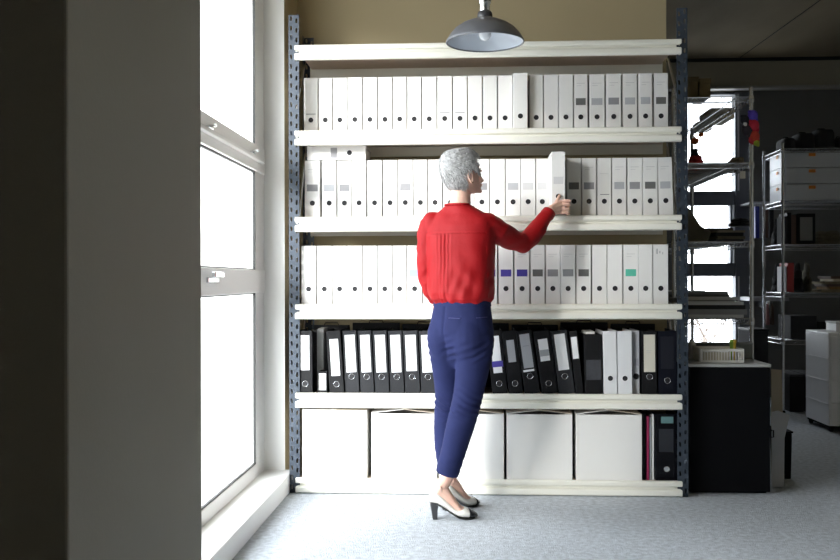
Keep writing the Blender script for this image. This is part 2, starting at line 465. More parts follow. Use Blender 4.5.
put_row(sp, 4.99, ZL[1], 'top row', 'white binders on the top binder shelf')
R2 = [(304.6, 320.5, 'grey', 'text'), (322, 336.7, 'light', 'text'), (337.5, 351.7, 'grey', 'text'), (352, 366.5, 'light', 'text'), (367.5, 382, 'pale', 'text'), (383, 397.5, 'light', 'text'), (398, 413, 'grey', 'text'), (413.7, 427.5, 'pale', ''), (428, 442.5, 'light', ''), (443.3, 458, 'pale', ''), (458.7, 474, 'light', ''), (474.6, 489.5, 'grey', ''), (490, 505.2, 'pale', ''), (505.8, 520.7, 'light', ''), (521, 535.7, 'pale', ''), (536.1, 548.9, 'pale', ''), (551.8, 565.5, 'pale', 'pulled'), (567, 581.3, 'dark', ''), (582, 596.5, 'grey', 'text'), (597.5, 611.5, None, 'strip'), (612.5, 626.7, 'light', 'text'), (627.7, 642.3, 'grey', 'text'), (643, 658, 'dark', 'text'), (659.2, 673.8, 'light', 'tilt')]
put_row(R2, 4.94, ZL[2], 'second row', 'white binders on the second shelf')
R3 = [(301.3, 316, None, ''), (317, 331.7, None, ''), (332.5, 346.7, None, ''), (347.2, 362.5, None, 'sheet'), (363, 376.9, 'pale', ''), (377.5, 392, 'light', ''), (392.5, 406.7, 'pale', ''), (407.2, 422, 'blue', 'text'), (422.7, 437, 'pale', ''), (437.5, 452, 'light', ''), (452.5, 467, 'light', ''), (467.5, 482.3, 'blue', ''), (482.8, 497.4, 'violet', ''), (498.5, 513.4, 'violet', ''), (514.6, 529.6, 'violet', 'text'), (530.5, 544.9, 'dark', 'text'), (545.5, 560.2, 'grey', 'text'), (560.6, 575.6, 'grey', 'text'), (576.3, 591, 'dark', 'text'), (592, 606.9, None, ''), (607.6, 622.6, None, ''), (623.5, 638.2, 'green', 'text'), (638.7, 652.7, None, ''), (653.2, 668.4, None, 'scribble')]
put_row(R3, 4.89, ZL[3], 'third row', 'white binders on the third shelf')
# binder lying flat on top of row two
t = make_binder(.076, 'white binder lying flat on top of the second row, at its left end', 'grey', (), group='white binders on the second shelf', lz=(.155, .190))
t.rotation_euler = (0, -PI / 2, 0)
xr = PX(366, 4.93)
t.location = (xr, 4.93, ZL[2] - LIP + BH + .040)

# row four: black binders
z4 = ZL[4] - LIP
G4 = 'black binders on the fourth shelf'
def b4(a, b, y, top_shift_px, label, cover=M_BLACKB, paper=(M_PAPERW, .30, .12, .295), ring=M_CHROME, h=.335, hz=.055, group=G4, lines=(), cat='binder', name='lever_arch_binder', hole=True, lab=None, zoff=0):
    xa, xb = PX(a, y), PX(b, y); w = xb - xa - .001
    if paper: paper = (paper[0], paper[1], paper[2] * 1.05, paper[3] * 1.055)
    lines = [(q0, q1, z0 * 1.05, z1 * 1.05, m_) for (q0, q1, z0, z1, m_) in lines]
    t = make_binder(w, label, lab, lines, h=h, cover=cover, ring=ring, paper=paper, hz=hz, group=group, cat=cat, name=name, hole=hole)
    ang = math.atan2(top_shift_px, 60)
    # pivot so the lower corner rests on the shelf
    t.rotation_euler = (0, -ang, 0)
    t.location = ((xa + xb) / 2, y, z4 + .0005 + abs(math.sin(ang)) * w / 2 + zoff)
    return t
b4(297.6, 312.4, 4.86, .3, 'black binder standing against the left upright on the fourth shelf', hz=.054)
# pale folder and small white box with black edge
t = thing('archive_folder', 'pale grey folder between the first two black binders on the left', 'folder', (PX(320, 5.0), 5.0, z4), group='folders on the fourth shelf')
MB().box(-.018, .018, 0, .16, 0.0005, .335).build('cover', M_WHITE2, t, bevel=.001)
MB().box(-.016, .020, .02, .15, .3355, .340).build('paper_edge', M_PAPER, t)
t = thing('slip_case', 'small black slip case with white label below the pale folder', 'box', (PX(322, 4.87), 4.87, z4))
MB().box(-.024, .026, 0, .11, 0.0005, .118).build('case', M_BLACKB, t, bevel=.001)
MB().box(-.017, .020, -.001, 0, .02, .108).build('spine_label', M_PAPERW, t)
b4(329.5, 344.0, 4.86, 3.6, 'black binder leaning left, second from the left, with a low white label', hz=.05, paper=(M_PAPERW, .30, .09, .275))
lefts = [(345.3, 359.3, 3.0), (360.5, 374.0, 2.8), (375.0, 389.2, 2.6), (390.3, 404.2, 2.4), (405.2, 420.0, 2.6), (421.0, 436.0, 2.4)]
desc = ['third', 'fourth', 'fifth', 'sixth', 'seventh', 'eighth']
for k, (a, b, s) in enumerate(lefts):
    b4(a, b, 4.87, s, f'charcoal binder with tall white label, {desc[k]} dark binder from the left', cover=M_GREYB, paper=(M_PAPERW, .36, .108 if k != 4 else .115, .296), hz=.09,
       lines=[(-.30, .2, .26, .2612, M_LINEL), (-.30, .28, .2, .2012, M_LINEL), (-.3, .1, .15, .1512, M_LINEL)])
for k, (a, b, s) in enumerate([(437, 451.5, 2.6), (452.5, 467.0, 2.8), (468.0, 482.5, 3.2)]):
    b4(a, b, 4.88, s, ['black binder directly behind the left hip of the trousers', 'black binder hidden behind the middle of the trousers', 'black binder just behind the right thigh of the trousers'][k])
b4(492.5, 507.5, 4.87, 6.0, 'black binder with white label and violet band, right beside the trousers', paper=(M_PAPERW, .30, .105, .29), hz=.054, lines=[(-.34, .40, .135, .165, LAB['violet'][1])])
b4(509.0, 523.0, 4.87, 7.0, 'black binder with torn grey label right of the violet banded one', paper=(M_PAPERG, .28, .16, .27), hz=.055)
b4(524.8, 540.0, 4.87, 8.5, 'leaning black binder with tall grey label and white strip at its foot', paper=(M_PAPERG, .33, .13, .30), hz=.093, lines=[(-.40, .33, .112, .122, M_PAPERW), (-.2, .2, .24, .243, M_LINE)])
b4(542.0, 558.0, 4.87, 8.5, 'leaning black binder with short label banded in grey', paper=(M_PAPERW, .30, .165, .275), hz=.055, lines=[(-.29, .29, .19, .222, M_PAPERG)])
b4(559.0, 575.0, 4.87, 8.0, 'leaning charcoal binder with a long clean white label, right of centre', cover=M_GREYB, paper=(M_PAPERW, .34, .12, .30), hz=.093)
b4(576.0, 583.6, 4.87, 6.5, 'narrow black binder with small white label and no finger ring', paper=(M_PAPERW, .40, .18, .288), hole=False)
t = thing('box_file', 'plain black box file with a dull dark label left of the white binders', 'box file', (PX(593.5, 4.86), 4.86, z4), rot=(0, math.radians(-1.0), 0), group='files on the fourth shelf')
wv = PX(602, 4.86) - PX(585, 4.86)
MB().box(-wv / 2, wv / 2, 0, .26, .0015, .318).build('case', M_BLACKB, t, bevel=.0015)
MB().box(-wv / 2 + .008, wv / 2 - .003, -.001, 0, .08, .185).build('spine_label', mat('dull_dark_label', (.05, .052, .06), .4, var=.4, vscale=40), t)
MB().box(-wv / 2 + .01, wv / 2 - .03, .02, .2, .319, .332).build('loose_papers', M_PAPER, t)
b4(603.6, 617.2, 4.86, .9, 'cool white binder right of the black box file', cover=M_WHITE2, paper=None, hz=.088, ring=M_RINGW, group='white binders on the fourth shelf')
b4(617.8, 632.2, 4.86, .5, 'cool white binder standing between a white and a grey binder', cover=M_WHITE2, paper=None, hz=.088, ring=M_RINGW, group='white binders on the fourth shelf')
b4(632.3, 639.5, 4.895, .3, 'narrow light grey binder pushed in right of the white binders', cover=M_LGREYB, paper=None, hz=.095, ring=M_GREYB, group='white binders on the fourth shelf', lab='lilac')
b4(642.0, 657.0, 4.87, .3, 'black binder with cream label near the right end of the fourth shelf', paper=(mat('cream_label', (.66, .63, .53), .8), .38, .115, .30), hz=.096, lines=[(-.2, .15, .22, .222, M_LINEL), (-.2, .1, .21, .212, M_LINEL)])
b4(657.8, 677.0, 4.88, .6, 'dark navy black binder at the far right end of the fourth shelf', cover=mat('navy_black_cover', (.005, .006, .012), .5, spec=.2), paper=(mat('navy_label', (.010, .011, .018), .4), .34, .13, .29), hz=.075)

for k in range(7):  # guessed flat black boards, added for the dark shapes behind the binders
    xa = PX([313, 352, 402, 449, 511, 560, 610][k], 5.20); xb = PX([350, 400, 447, 509, 558, 608, 655][k], 5.20)
    t = thing('backboard', 'flat black portfolio standing behind the dark binders, ' + ['left end', 'second from the left', 'third from the left', 'behind the trousers', 'third from the right', 'second from the right', 'right end'][k], 'backboard', ((xa + xb) / 2, 5.19 + .012 * (k % 2), z4 + .0008), group='black backboards behind the fourth shelf binders')
    w = (xb - xa) / 2 - .002; hh_ = [.350, .362, .356, .36, .352, .365, .357][k]
    MB().box(-w, w, 0, .012, 0, hh_).build('cover', M_BLACKB, t, bevel=.003)
    MB().box(-w, w, .0125, .024, 0, hh_ - .012).build('back_cover', M_BLACKB, t, bevel=.003)
    MB().tube([(-.04, .006, hh_), (-.035, .006, hh_ + .012), (.035, .006, hh_ + .012), (.04, .006, hh_)], .003, 6).build('handle', M_BLACKB, t)
# ------------------------------------------------------------------ archive boxes on the lowest shelf
z5 = ZL[5] - LIP
def archive_box(a, b, label, tilt=0.0, peak=.021, hgt=.348):
    y = 4.865; xa, xb = PX(a, y), PX(b, y); w = xb - xa; h = hgt; d = .33
    t = thing('archive_box', label, 'box', ((xa + xb) / 2, y, z5), rot=(0, tilt, 0), group='white archive boxes on the bottom shelf')
    m = MB(); th = .004
    m.box(-w / 2, w / 2, 0, th, .001, h); m.box(-w / 2, w / 2, d - th, d, .001, h)
    m.box(-w / 2, -w / 2 + th, th, d - th, .001, h); m.box(w / 2 - th, w / 2, th, d - th, .001, h); m.box(-w / 2 + th, w / 2 - th, th, d - th, .001, .006)
    m.build('body', M_BOX, t, bevel=.0018)
    for s in (-1, 1):
        f = MB()
        f.prism([(s * w / 2, h + .001), (s * .004, h + peak), (s * .004, h + peak + .003), (s * w / 2, h + .0045)], 'y', 0, d)
        f.build('flap', M_BOX if s < 0 else M_FLAP, t)
    MB().prism([(-.012, h + peak - .001), (.012, h + peak - .001), (.010, h + peak + .006), (-.010, h + peak + .006)], 'y', .002, .05).build('tape', M_FLAP, t)
    MB().box(-w / 2 + .01, w / 2 - .01, .008, d - .01, .0065, h - .06).build('file_stack', M_PAPER, t)
    return t
archive_box(301.8, 366.5, 'flat topped white archive box at the left end of the bottom shelf', peak=.003, hgt=.361)
archive_box(371, 436.6, 'white archive box left of the trousers on the bottom shelf')
archive_box(438.5, 503.6, 'white archive box partly hidden behind the trousers')
archive_box(506.5, 572, 'white archive box just right of the one behind the trousers')
archive_box(575.8, 641.6, 'white archive box next to the thin coloured folders', peak=.022)
def folder(a, b, label, m, h, y=4.90, d=.3, pg=True):
    xa, xb = PX(a, y), PX(b, y)
    t = thing('document_folder', label, 'folder', ((xa + xb) / 2, y, z5), group='folders on the bottom shelf')
    w = xb - xa
    MB().box(-w / 2, -w / 2 + .0015, 0, d, .0008, h).box(w / 2 - .0015, w / 2, 0, d, .0008, h).box(-w / 2, w / 2, 0, .0015, .0008, h).build('cover', m, t)
    if pg: MB().box(-w / 2 + .002, w / 2 - .002, .004, d - .01, .002, h - .012).build('paper_block', M_PAPER, t)
    return t
folder(642.0, 645.4, 'thin black folder right of the archive boxes', M_BLACKB, .35)
folder(646.0, 648.8, 'thin magenta folder on the bottom shelf', mat('magenta_card', (.42, .03, .12), .6), .335)
folder(649.2, 650.8, 'thin grey folder right of the magenta one', M_LGREYB, .33)
folder(651.2, 653.8, 'thin white folder beside the glossy black binder', M_WHITE, .345)
y = 4.89; xa, xb = PX(655.2, y), PX(677.5, y)
t = thing('lever_arch_binder', 'wide glossy black binder at the right end of the bottom shelf', 'binder', ((xa + xb) / 2, y, z5 + .0012))
w = xb - xa; mg = mat('glossy_black_plastic', (.004, .004, .006), .25, spec=.2)
link('cover', cover_mesh(w, .35, .285, mg), t, bevel=.002)
link('paper_block', box_mesh((-w / 2 + .006, w / 2 - .006, .02, .27, .004, .31), M_PAPER), t)
MB().box(-w * .35, w * .30, -.001, 0, .15, .27).build('spine_label', mat('smoky_label', (.02, .022, .028), .4), t)
link('finger_hole', disc_mesh(.012, M_CHROME), t, loc=(0, 0, .06)); link('finger_ring', ring_mesh(.0135, .0016, M_CHROME), t, smooth=True, loc=(0, 0, .06))
MB().box(-w * .25, w * .30, -.001, .0, .30, .335).build('painted_glint', mat('teal_glint', (.25, .45, .45), .25, metal=.7), t, bevel=.0004)  # shiny light near the spine top, put in as a teal metallic patch

# ------------------------------------------------------------------ pendant lamp
YLmp = 4.30
lc = P(485.5, 42.5, YLmp)
lamp = thing('pendant_lamp', 'grey metal dome pendant lamp hanging unlit before the top shelf', 'lamp', (lc.x, lc.y, lc.z))
R = .179
prof = [(R, 0), (R + .003, .003), (R + .001, .008), (R * .97, .018), (R * .90, .038), (R * .78, .062), (R * .60, .084), (R * .42, .098), (R * .27, .107), (.036, .114)]
pin = [(r - .004, z - .003) for r, z in prof[::-1]]
pin[-1] = (R - .003, 0)
M_SHO = mat('dark_grey_enamel', (.13, .135, .15), .35); M_SHI = mat('pale_blue_grey_enamel', (.50, .55, .62), .4)
MB().lathe(prof, n=64, cap=False).build('lamp_shade', M_SHO, lamp, smooth=True)
MB().lathe(pin, n=64, cap=False).build('shade_lining', M_SHI, lamp, smooth=True)
MB().tube([(R * math.cos(2 * PI * i / 64), R * math.sin(2 * PI * i / 64), .001) for i in range(64)], .0035, 8, closed=True).build('rim', M_SHO, lamp, smooth=True)
MB().lathe([(.034, .108), (.036, .112), (.034, .135), (.030, .142), (.012, .144)], n=32).build('collar', mat('dark_collar', (.06, .06, .065), .35), lamp, smooth=True)
MB().lathe([(.022, .142), (.024, .146), (.024, .175), (.029, .180), (.030, .198), (.024, .204), (.014, .208), (.012, .225), (.006, .228)], n=32).build('socket', M_CHROME, lamp, smooth=True)
MB().tube([(0, 0, .225), (0, 0, HC - lc.z - .02)], .004, 8).build('cord', M_HOLE, lamp)
MB().lathe([(.045, HC - lc.z - .03), (.05, HC - lc.z - .02), (.05, HC - lc.z - .002)], n=24).build('ceiling_rose', M_SHO, lamp, smooth=True)
MB().lathe([(.004, .008), (.018, .014), (.029, .030), (.030, .045), (.022, .066), (.014, .080), (.013, .106)], n=24).build('light_bulb', mat('frosted_bulb', (.75, .78, .82), .12), lamp, smooth=True)

# ------------------------------------------------------------------ person
def sell(c, a, b, yaw, n=32, e=2.3, tilt=None):
    """superellipse ring, lateral half axis a, depth half axis b"""
    c = Vector(c); cy, sy = math.cos(yaw), math.sin(yaw)
    R_ = Vector((cy, -sy, 0)); F_ = Vector((sy, cy, 0)); U_ = Vector((0, 0, 1))
    if tilt: U_, F_ = tilt
    out = []
    for i in range(n):
        t = 2 * PI * i / n; ct, st_ = math.cos(t), math.sin(t)
        x = a * math.copysign(abs(ct) ** (2 / e), ct); y_ = b * math.copysign(abs(st_) ** (2 / e), st_)
        out.append(c + R_ * x + F_ * y_)
    return out
def remeshed(mb, voxel, name, smooth_it=4):
    me = mb.mesh(name); o = bpy.data.objects.new('tmp', me); COL.objects.link(o)
    r = o.modifiers.new('r', 'REMESH'); r.mode = 'VOXEL'; r.voxel_size = voxel; r.use_smooth_shade = True
    s = o.modifiers.new('s', 'SMOOTH'); s.factor = .5; s.iterations = smooth_it
    dg = bpy.context.evaluated_depsgraph_get(); dg.update()
    out = bpy.data.meshes.new_from_object(o.evaluated_get(dg)); out.name = name
    bpy.data.objects.remove(o); bpy.data.meshes.remove(me)
    for p in out.polygons: p.use_smooth = True
    return out
def skin_mat():
    m = mat('skin', (.74, .47, .37), .5, var=.08, vscale=30, bump=.05, bscale=200)
    b = m.node_tree.nodes['Principled BSDF']; b.inputs['Subsurface Weight'].default_value = .12; b.inputs['Subsurface Radius'].default_value = (.02, .008, .004); b.inputs['Subsurface Scale'].default_value = .4
    return m
M_SKIN = skin_mat()
YP = 4.42
pz = P(463, 300, YP)
person = thing('person', 'person in red blouse, navy trousers and heels reaching for a binder', 'person', (pz.x, YP, 0))
ofs = Vector((-pz.x, -YP, 0))
def attach(name, me, m, parent=person, sub=True):
    me.materials.clear(); me.materials.append(m)
    me.transform(Matrix.Translation(ofs)) if sub else None
    o = bpy.data.objects.new(name, me); COL.objects.link(o); o.parent = parent
    for p in me.polygons: p.use_smooth = True
    return o

HY = math.radians(60)      # head yaw, 0 = looking away from the camera
hc = P(462.5, 175.5, 4.43)
HR = Matrix.Rotation(-HY, 3, 'Z') @ Matrix.Rotation(math.radians(10), 3, 'X')
def hl(x, y_, z):
    if z < -.02: z = -.02 + (z + .02) * .84
    return hc + HR @ Vector((x, y_, z))
# head rings: z, front, back, half width
HEAD = [(.112, .010, -.024, .012), (.107, .037, -.048, .034), (.095, .058, -.070, .052), (.078, .074, -.083, .065), (.055, .087, -.090, .073), (.028, .092, -.091, .0765), (.005, .0925, -.088, .0765), (-.012, .087, -.083, .0755), (-.030, .088, -.074, .071), (-.048, .089, -.066, .065), (-.062, .0895, -.062, .059), (-.076, .089, -.058, .053), (-.090, .086, -.035, .044), (-.102, .080, .000, .033), (-.109, .070, .025, .020)]
def head_at(z):
    for k in range(len(HEAD) - 1):
        if HEAD[k][0] >= z >= HEAD[k + 1][0]:
            t = (HEAD[k][0] - z) / (HEAD[k][0] - HEAD[k + 1][0])
            return [HEAD[k][i] * (1 - t) + HEAD[k + 1][i] * t for i in range(1, 4)]
    return HEAD[0][1:] if z > 0 else HEAD[-1][1:]
body = MB()
rings = []
for (z, yf, yb, hw) in HEAD:
    cyy, b = (yf + yb) / 2, (yf - yb) / 2
    rings.append([hl(hw * math.cos(2 * PI * i / 32) * (1 - .10 * max(0, math.sin(2 * PI * i / 32))), cyy + b * math.sin(2 * PI * i / 32), z) for i in range(32)])
body.loft(rings)
# nose, lips, brow, chin, cheeks, ears
body.loft([[hl(x * s, .078 + (f if abs(x) < .5 else 0) * 1.0, z) for (x, f_) in ((-1, 0), (-.4, 1), (.4, 1), (1, 0)) for f in (f_ * p,)] for (z, s, p) in ((.006, .007, .014), (-.012, .009, .021), (-.028, .012, .030), (-.040, .016, .036), (-.047, .015, .028), (-.052, .012, .012))])
body.ell(hl(0, .107, -.041), .0095, .009, .008, HR)
for s in (-1, 1): body.ell(hl(s * .011, .100, -.045), .006, .008, .006, HR)
body.ell(hl(0, .089, -.0645), .020, .009, .0042, HR); body.ell(hl(0, .088, -.0725), .018, .009, .0050, HR)
body.ell(hl(0, .082, -.098), .018, .012, .013, HR)
for s in (-1, 1):
    body.ell(hl(s * .036, .068, -.036), .022, .016, .020, HR)
    body.ell(hl(s * .030, .082, .008), .022, .010, .006, HR)
    Re = HR @ Matrix.Rotation(s * .35, 3, 'Z')
    ep = []
    for i in range(14):
        a = 2 * PI * i / 14
        ep.append(hl(s * (.0800 + .009 * (1 - math.sin(a)) * .5 + .010 * max(0, -math.cos(a))), -.006 + .016 * math.cos(a) * (1 if math.sin(a) > 0 else .7), -.018 + .032 * math.sin(a)))
    body.tube(ep, .0048, 8, closed=True)
    body.ell(hl(s * .077, -.004, -.018), .007, .011, .024, HR)
    body.ell(hl(s * .078, .000, -.043), .005, .007, .008, HR)
# neck and slim torso under the clothes
nb = P(459.5, 212, YP)
body.loft([sell(hl(0, -.012, -.02), .048, .046, HY, e=2), sell(hl(0, -.018, -.055), .048, .048, HY, e=2), sell((hl(0, -.022, -.10) * .6 + nb * .4), .049, .051, HY * .8, e=2), sell(nb + Vector((0, 0, .015)), .058, .055, .6, e=2), sell(nb + Vector((0, 0, -.015)), .075, .065, .5, e=2)])
TY = math.radians(25)
def tr_(px, py, a, b, yaw=TY, Y=YP, e=2.3): return sell(P(px, py, Y), a, b, yaw, e=e)
body.loft([tr_(460, 214, .07, .05), tr_(460, 220, .13, .065), tr_(460, 235, .155, .085), tr_(461, 260, .145, .09), tr_(462, 285, .125, .085), tr_(462, 305, .13, .09), tr_(461, 325, .135, .075, math.radians(34)), tr_(461, 348, .115, .055, math.radians(34))])
# arms
SR, ER, WR = P(488, 226, 4.37), P(524, 243.5, 4.55), P(550.5, 210.5, 4.685)
SLf, EL_, WL = P(430, 226, 4.47), P(424.5, 272, 4.47), P(437, 306, 4.58)
body.capsule([SR, SR.lerp(ER, .5), ER], [.038, .034, .029]); body.capsule([ER, ER.lerp(WR, .4), WR], [.029, .027, .0225])
body.capsule([SLf, SLf.lerp(EL_, .5), EL_], [.036, .032, .027]); body.capsule([EL_, EL_.lerp(WL, .4), WL], [.027, .026, .022])
# right hand: the fingers close round the right edge of the pulled binder
XS = PX(565.2, 4.75)
def fz(py): return PZ(py, 4.73)
kn = [(XS - .022, 4.724, fz(202.0)), (XS - .019, 4.718, fz(205.8)), (XS - .022, 4.720, fz(209.7)), (XS - .028, 4.724, fz(213.3))]
wr = WR
pc = (wr + Vector(kn[1])) / 2
for k, q in enumerate(kn):
    q = Vector(q); st_ = wr + Vector((0, 0, .012 - .008 * k))
    body.capsule([st_, st_.lerp(q, .5), q], [.0135, .0115, .0088], 10)
ln = [1.12, 1.02, .86, .66]
for k, q in enumerate(kn):
    q = Vector(q); s = ln[k]
    p1 = Vector((XS + .0165 * s + .001, 4.722 + .002 * k, q.z + .002 - .0012 * k)); p2 = Vector((XS + .0195, 4.722 + .027 * s, q.z - .005)); p3 = Vector((XS + .0105, 4.722 + .044 * s, q.z - .008))
    body.capsule([q, q.lerp(p1, .5) + Vector((0, -.003, 0)), p1], [.0084, .0080, .0080], 10)
    body.capsule([p1, p2], [.0078, .0070], 10); body.capsule([p2, p3], [.0068, .0060], 10)
tb = P(552.5, 209, 4.70); t1 = P(555.5, 204.5, 4.712); t2 = P(558.0, 199.8, 4.722); t3 = P(559.6, 195.8, 4.735)
body.capsule([tb, t1], [.016, .0115], 10); body.capsule([t1, t2], [.0105, .0095], 10); body.capsule([t2, t3], [.0092, .0075], 10)
# left hand, hanging relaxed in front of the hip
d = (WL - EL_).normalized(); hf = Vector((.2, .5, -.84)).normalized(); side = Vector((.75, .55, .3)).normalized()
for k in range(4):
    q = WL + hf * .085 + side * (.030 - .020 * k)
    body.capsule([WL + side * (.014 - .009 * k), q], [.015, .010], 10)
    f1 = q + hf * .038 * ln[k]; f2 = f1 + (hf + Vector((.35, .1, 0))).normalized() * .024; f3 = f2 + (hf + Vector((.8, .2, 0))).normalized() * .019
    body.capsule([q, f1, f2, f3], [.0092, .0085, .0078, .0068], 10)
body.capsule([WL + side * .02, WL + side * .042 + hf * .04, WL + side * .050 + hf * .075], [.014, .0105, .0078], 10)
# legs inside the trousers
RL = [(473, 348, 4.38, .056), (471, 375, 4.36, .058), (466, 408, 4.36, .053), (457, 432, 4.365, .050), (450, 458, 4.37, .038), (446.5, 478, 4.37, .031)]
LL = [(448, 348, 4.47, .056), (447, 375, 4.48, .058), (449, 408, 4.50, .053), (447, 432, 4.52, .050), (448, 458, 4.54, .038), (450.5, 476, 4.55, .031)]
for L_ in (RL, LL): body.capsule([P(a, b, c) for a, b, c, r in L_], [r for *_, r in L_], 14)
# feet
def foot_frame(px, Y, yaw):
    o = P(px, 280, Y); o.z = 0
    return Matrix.Translation(o) @ Matrix.Rotation(yaw, 4, 'Z') @ Matrix.Diagonal((.93, 1, 1, 1))
FN = foot_frame(429.3, 4.345, math.radians(9))
FF = foot_frame(441.5, 4.500, math.radians(38))
def fring(M, x, z0, z1, hw, n=16, e=2.2, lean=0.0):
    zc, hh = (z0 + z1) / 2, (z1 - z0) / 2; out = []
    for i in range(n):
        t = 2 * PI * i / n; c, s = math.cos(t), math.sin(t)
        yy = hw * math.copysign(abs(c) ** (2 / e), c); zz_ = hh * math.copysign(abs(s) ** (2 / e), s)
        out.append(M @ Vector((x + lean * zz_ / max(hh, 1e-4), yy, zc + zz_)))
    return out
for M_, ank in ((FN, RL[-1]), (FF, LL[-1])):
    body.loft([fring(M_, .012, .095, .150, .022), fring(M_, .035, .085, .175, .030), fring(M_, .065, .072, .180, .031), fring(M_, .095, .053, .148, .032), fring(M_, .125, .034, .104, .034), fring(M_, .155, .018, .066, .036), fring(M_, .19, .012, .045, .034), fring(M_, .215, .012, .035, .022)])
    a = P(*ank[:3])
    body.capsule([a + Vector((0, 0, .05)), a, M_ @ Vector((.046, 0, .135))], [.034, .031, .034], 14)
    for s in (-1, 1): body.ell(M_ @ Vector((.050, s * .028, .15)), .009, .008, .010)
bo = attach('body', remeshed(body, .0028, 'body', 3), M_SKIN)
# facial features as small pieces
for s in (-1, 1):
    e_ = MB().ell(hl(s * .031, .074, -.011) + ofs, .0115, .0115, .0115, HR)
    eb = e_.build('eye', mat('eye_white', (.75, .73, .70), .2), bo, smooth=True)
    MB().ell(hl(s * .031, .0835, -.011) + ofs, .0052, .003, .0052, HR, 12, 8).build('iris', mat('grey_iris', (.10, .12, .14), .2), eb, smooth=True)
    MB().tube([hl(s * .012, .0925, .014) + ofs, hl(s * .030, .0905, .020) + ofs, hl(s * .047, .078, .016) + ofs], [.002, .003, .0015], 6).build('eyebrow', mat('grey_brow', (.25, .22, .20), .8), bo, smooth=True)
lp = MB().ell(hl(0, .0915, -.0640) + ofs, .017, .0075, .0036, HR); lp.ell(hl(0, .0905, -.0725) + ofs, .015, .0075, .0042, HR)
lp.build('lips', mat('lip_rose', (.50, .20, .17), .45), bo, smooth=True)

# hair: thick cap that tucks under the skin at the hairline, plus combed strands
def sstep(a, b, x):
    t = max(0, min(1, (x - a) / (b - a))); return t * t * (3 - 2 * t)
def hair_cov(az, z):
    """1 where hair grows; az = angle from straight ahead (rad)"""
    a = abs(math.degrees(az))
    if z > .055: lim = 60 - 100 * max(0, (z - .055) / .05)
    elif z > -.01: lim = 66
    else: lim = 66 + (-.01 - z) * 1000
    lim = min(lim, 112 + max(0, (-.045 - z)) * 700)
    c = sstep(lim - 3, lim + 5, a)
    c *= sstep(-.094, -.074, z)
    c *= sstep(.92, 1.12, math.hypot((a - 90) / 23, (z + .020) / .038))
    return c
def hair_pt(az, z, off):
    yf, yb, hw = head_at(max(min(z, .112), -.109))
    cyy, b = (yf + yb) / 2, (yf - yb) / 2
    x = hw * math.sin(az); y_ = cyy + b * math.cos(az)
    n = Vector((x / .0058, (y_ + .005) / .0096, (z - .02) / .0100)).normalized()
    return Vector((x, y_, z)) + n * off
hair = MB(); NA, NZ = 120, 60; rings = []
for j in range(NZ + 1):
    t = j / NZ; z = .1119 - (.1119 + .095) * t ** 1.25
    ring = []
    for i in range(NA):
        az = 2 * PI * i / NA
        c = hair_cov(az if az < PI else az - 2 * PI, z)
        vol = (.013 + .006 * sstep(-.02, .08, z) - .012 * sstep(-.01, -.075, z)) * (.45 + .55 * sstep(.3, 1.0, abs(math.atan2(math.sin(az), math.cos(az))) + 6 * max(0, z - .06)))
        nn = noise.noise(Vector((math.cos(az) * 9, math.sin(az) * 9, z * 45))) * .003
        ring.append(hc + HR @ hair_pt(az, z, -.012 + c * (vol + .012 + nn)))
    rings.append(ring)
hair.loft(rings)
rh = random.Random(5)
# whorl at the upper back of the head, strands sweep forward over the crown and down at the nape
for k in range(5200):
    z = rh.uniform(-.082, .110); az = rh.uniform(-PI, PI)
    if hair_cov(az, z) < .6: continue
    vol = (.013 + .006 * sstep(-.02, .08, z) - .012 * sstep(-.01, -.075, z)) * (.45 + .55 * sstep(.3, 1.0, abs(az) + 6 * max(0, z - .06)))
    L_ = rh.uniform(.016, .034) * (1 if z > -.03 else .6)
    sgn = 1 if az > 0 else -1
    down = sstep(.09, -.02, z)
    pts = []; a2, z2 = az, z
    jit = rh.uniform(-.35, .35)
    for q in range(4):
        pts.append(ofs + hc + HR @ hair_pt(a2, min(z2, .1118), vol + .0005 + (.0015 if q in (1, 2) else 0) - (.001 if q == 0 else 0) + rh.uniform(0, .0030)))
        rad = max(.02, .095 * math.sqrt(max(.03, 1 - max(0, (z2 - .02) / .105) ** 2)))
        z2 -= L_ / 3 * (.15 + .85 * down) * (1 + jit * .4)
        a2 -= sgn * (L_ / 3 / rad) * (1.0 - .75 * down) * (1 + jit) - jit * .05
        if abs(a2) > PI or a2 * az < 0: break
    if len(pts) < 3: continue
    hair.tube([p - ofs for p in pts], [.0010, .0013, .0010, .0004][:len(pts)], 3)
hm = mat('silver_grey_hair', (.52, .52, .52), .38, var=.85, vscale=95, stretch=(1, 1, .45))
hme = hair.mesh('hair'); attach('hair', hme, hm)

# blouse
bl_ = MB()
bl_.loft([tr_(462, 305, .138, .100, math.radians(32)), tr_(462, 302.5, .142, .104, math.radians(32)), tr_(461.5, 299, .158, .120, math.radians(30)), tr_(461, 293, .163, .125, TY), tr_(461, 280, .163, .122, TY), tr_(461, 265, .164, .120, TY), tr_(461, 250, .170, .118, TY), tr_(460.5, 236, .176, .112, TY), tr_(460, 226, .176, .100, TY), tr_(460, 219, .160, .086, TY), tr_(460, 214, .128, .074, TY), tr_(459.5, 210.5, .098, .068, TY), tr_(459, 208, .078, .064, TY), tr_(458.5, 205.5, .067, .060, math.radians(35), e=2)])
def dirpts(ps): return [P(*p[:3]) for p in ps], [p[3] for p in ps]
a, r = dirpts([(486, 224, 4.38, .060), (500, 233, 4.43, .058), (512, 240, 4.49, .053), (523, 243.5, 4.545, .050), (531, 237.5, 4.58, .047), (539, 226.5, 4.62, .043), (545.5, 217.5, 4.655, .038), (549, 213, 4.672, .034)])
bl_.tube(a, r, 20)
bl_.ell(P(486, 226, 4.385), .062, .066, .066)
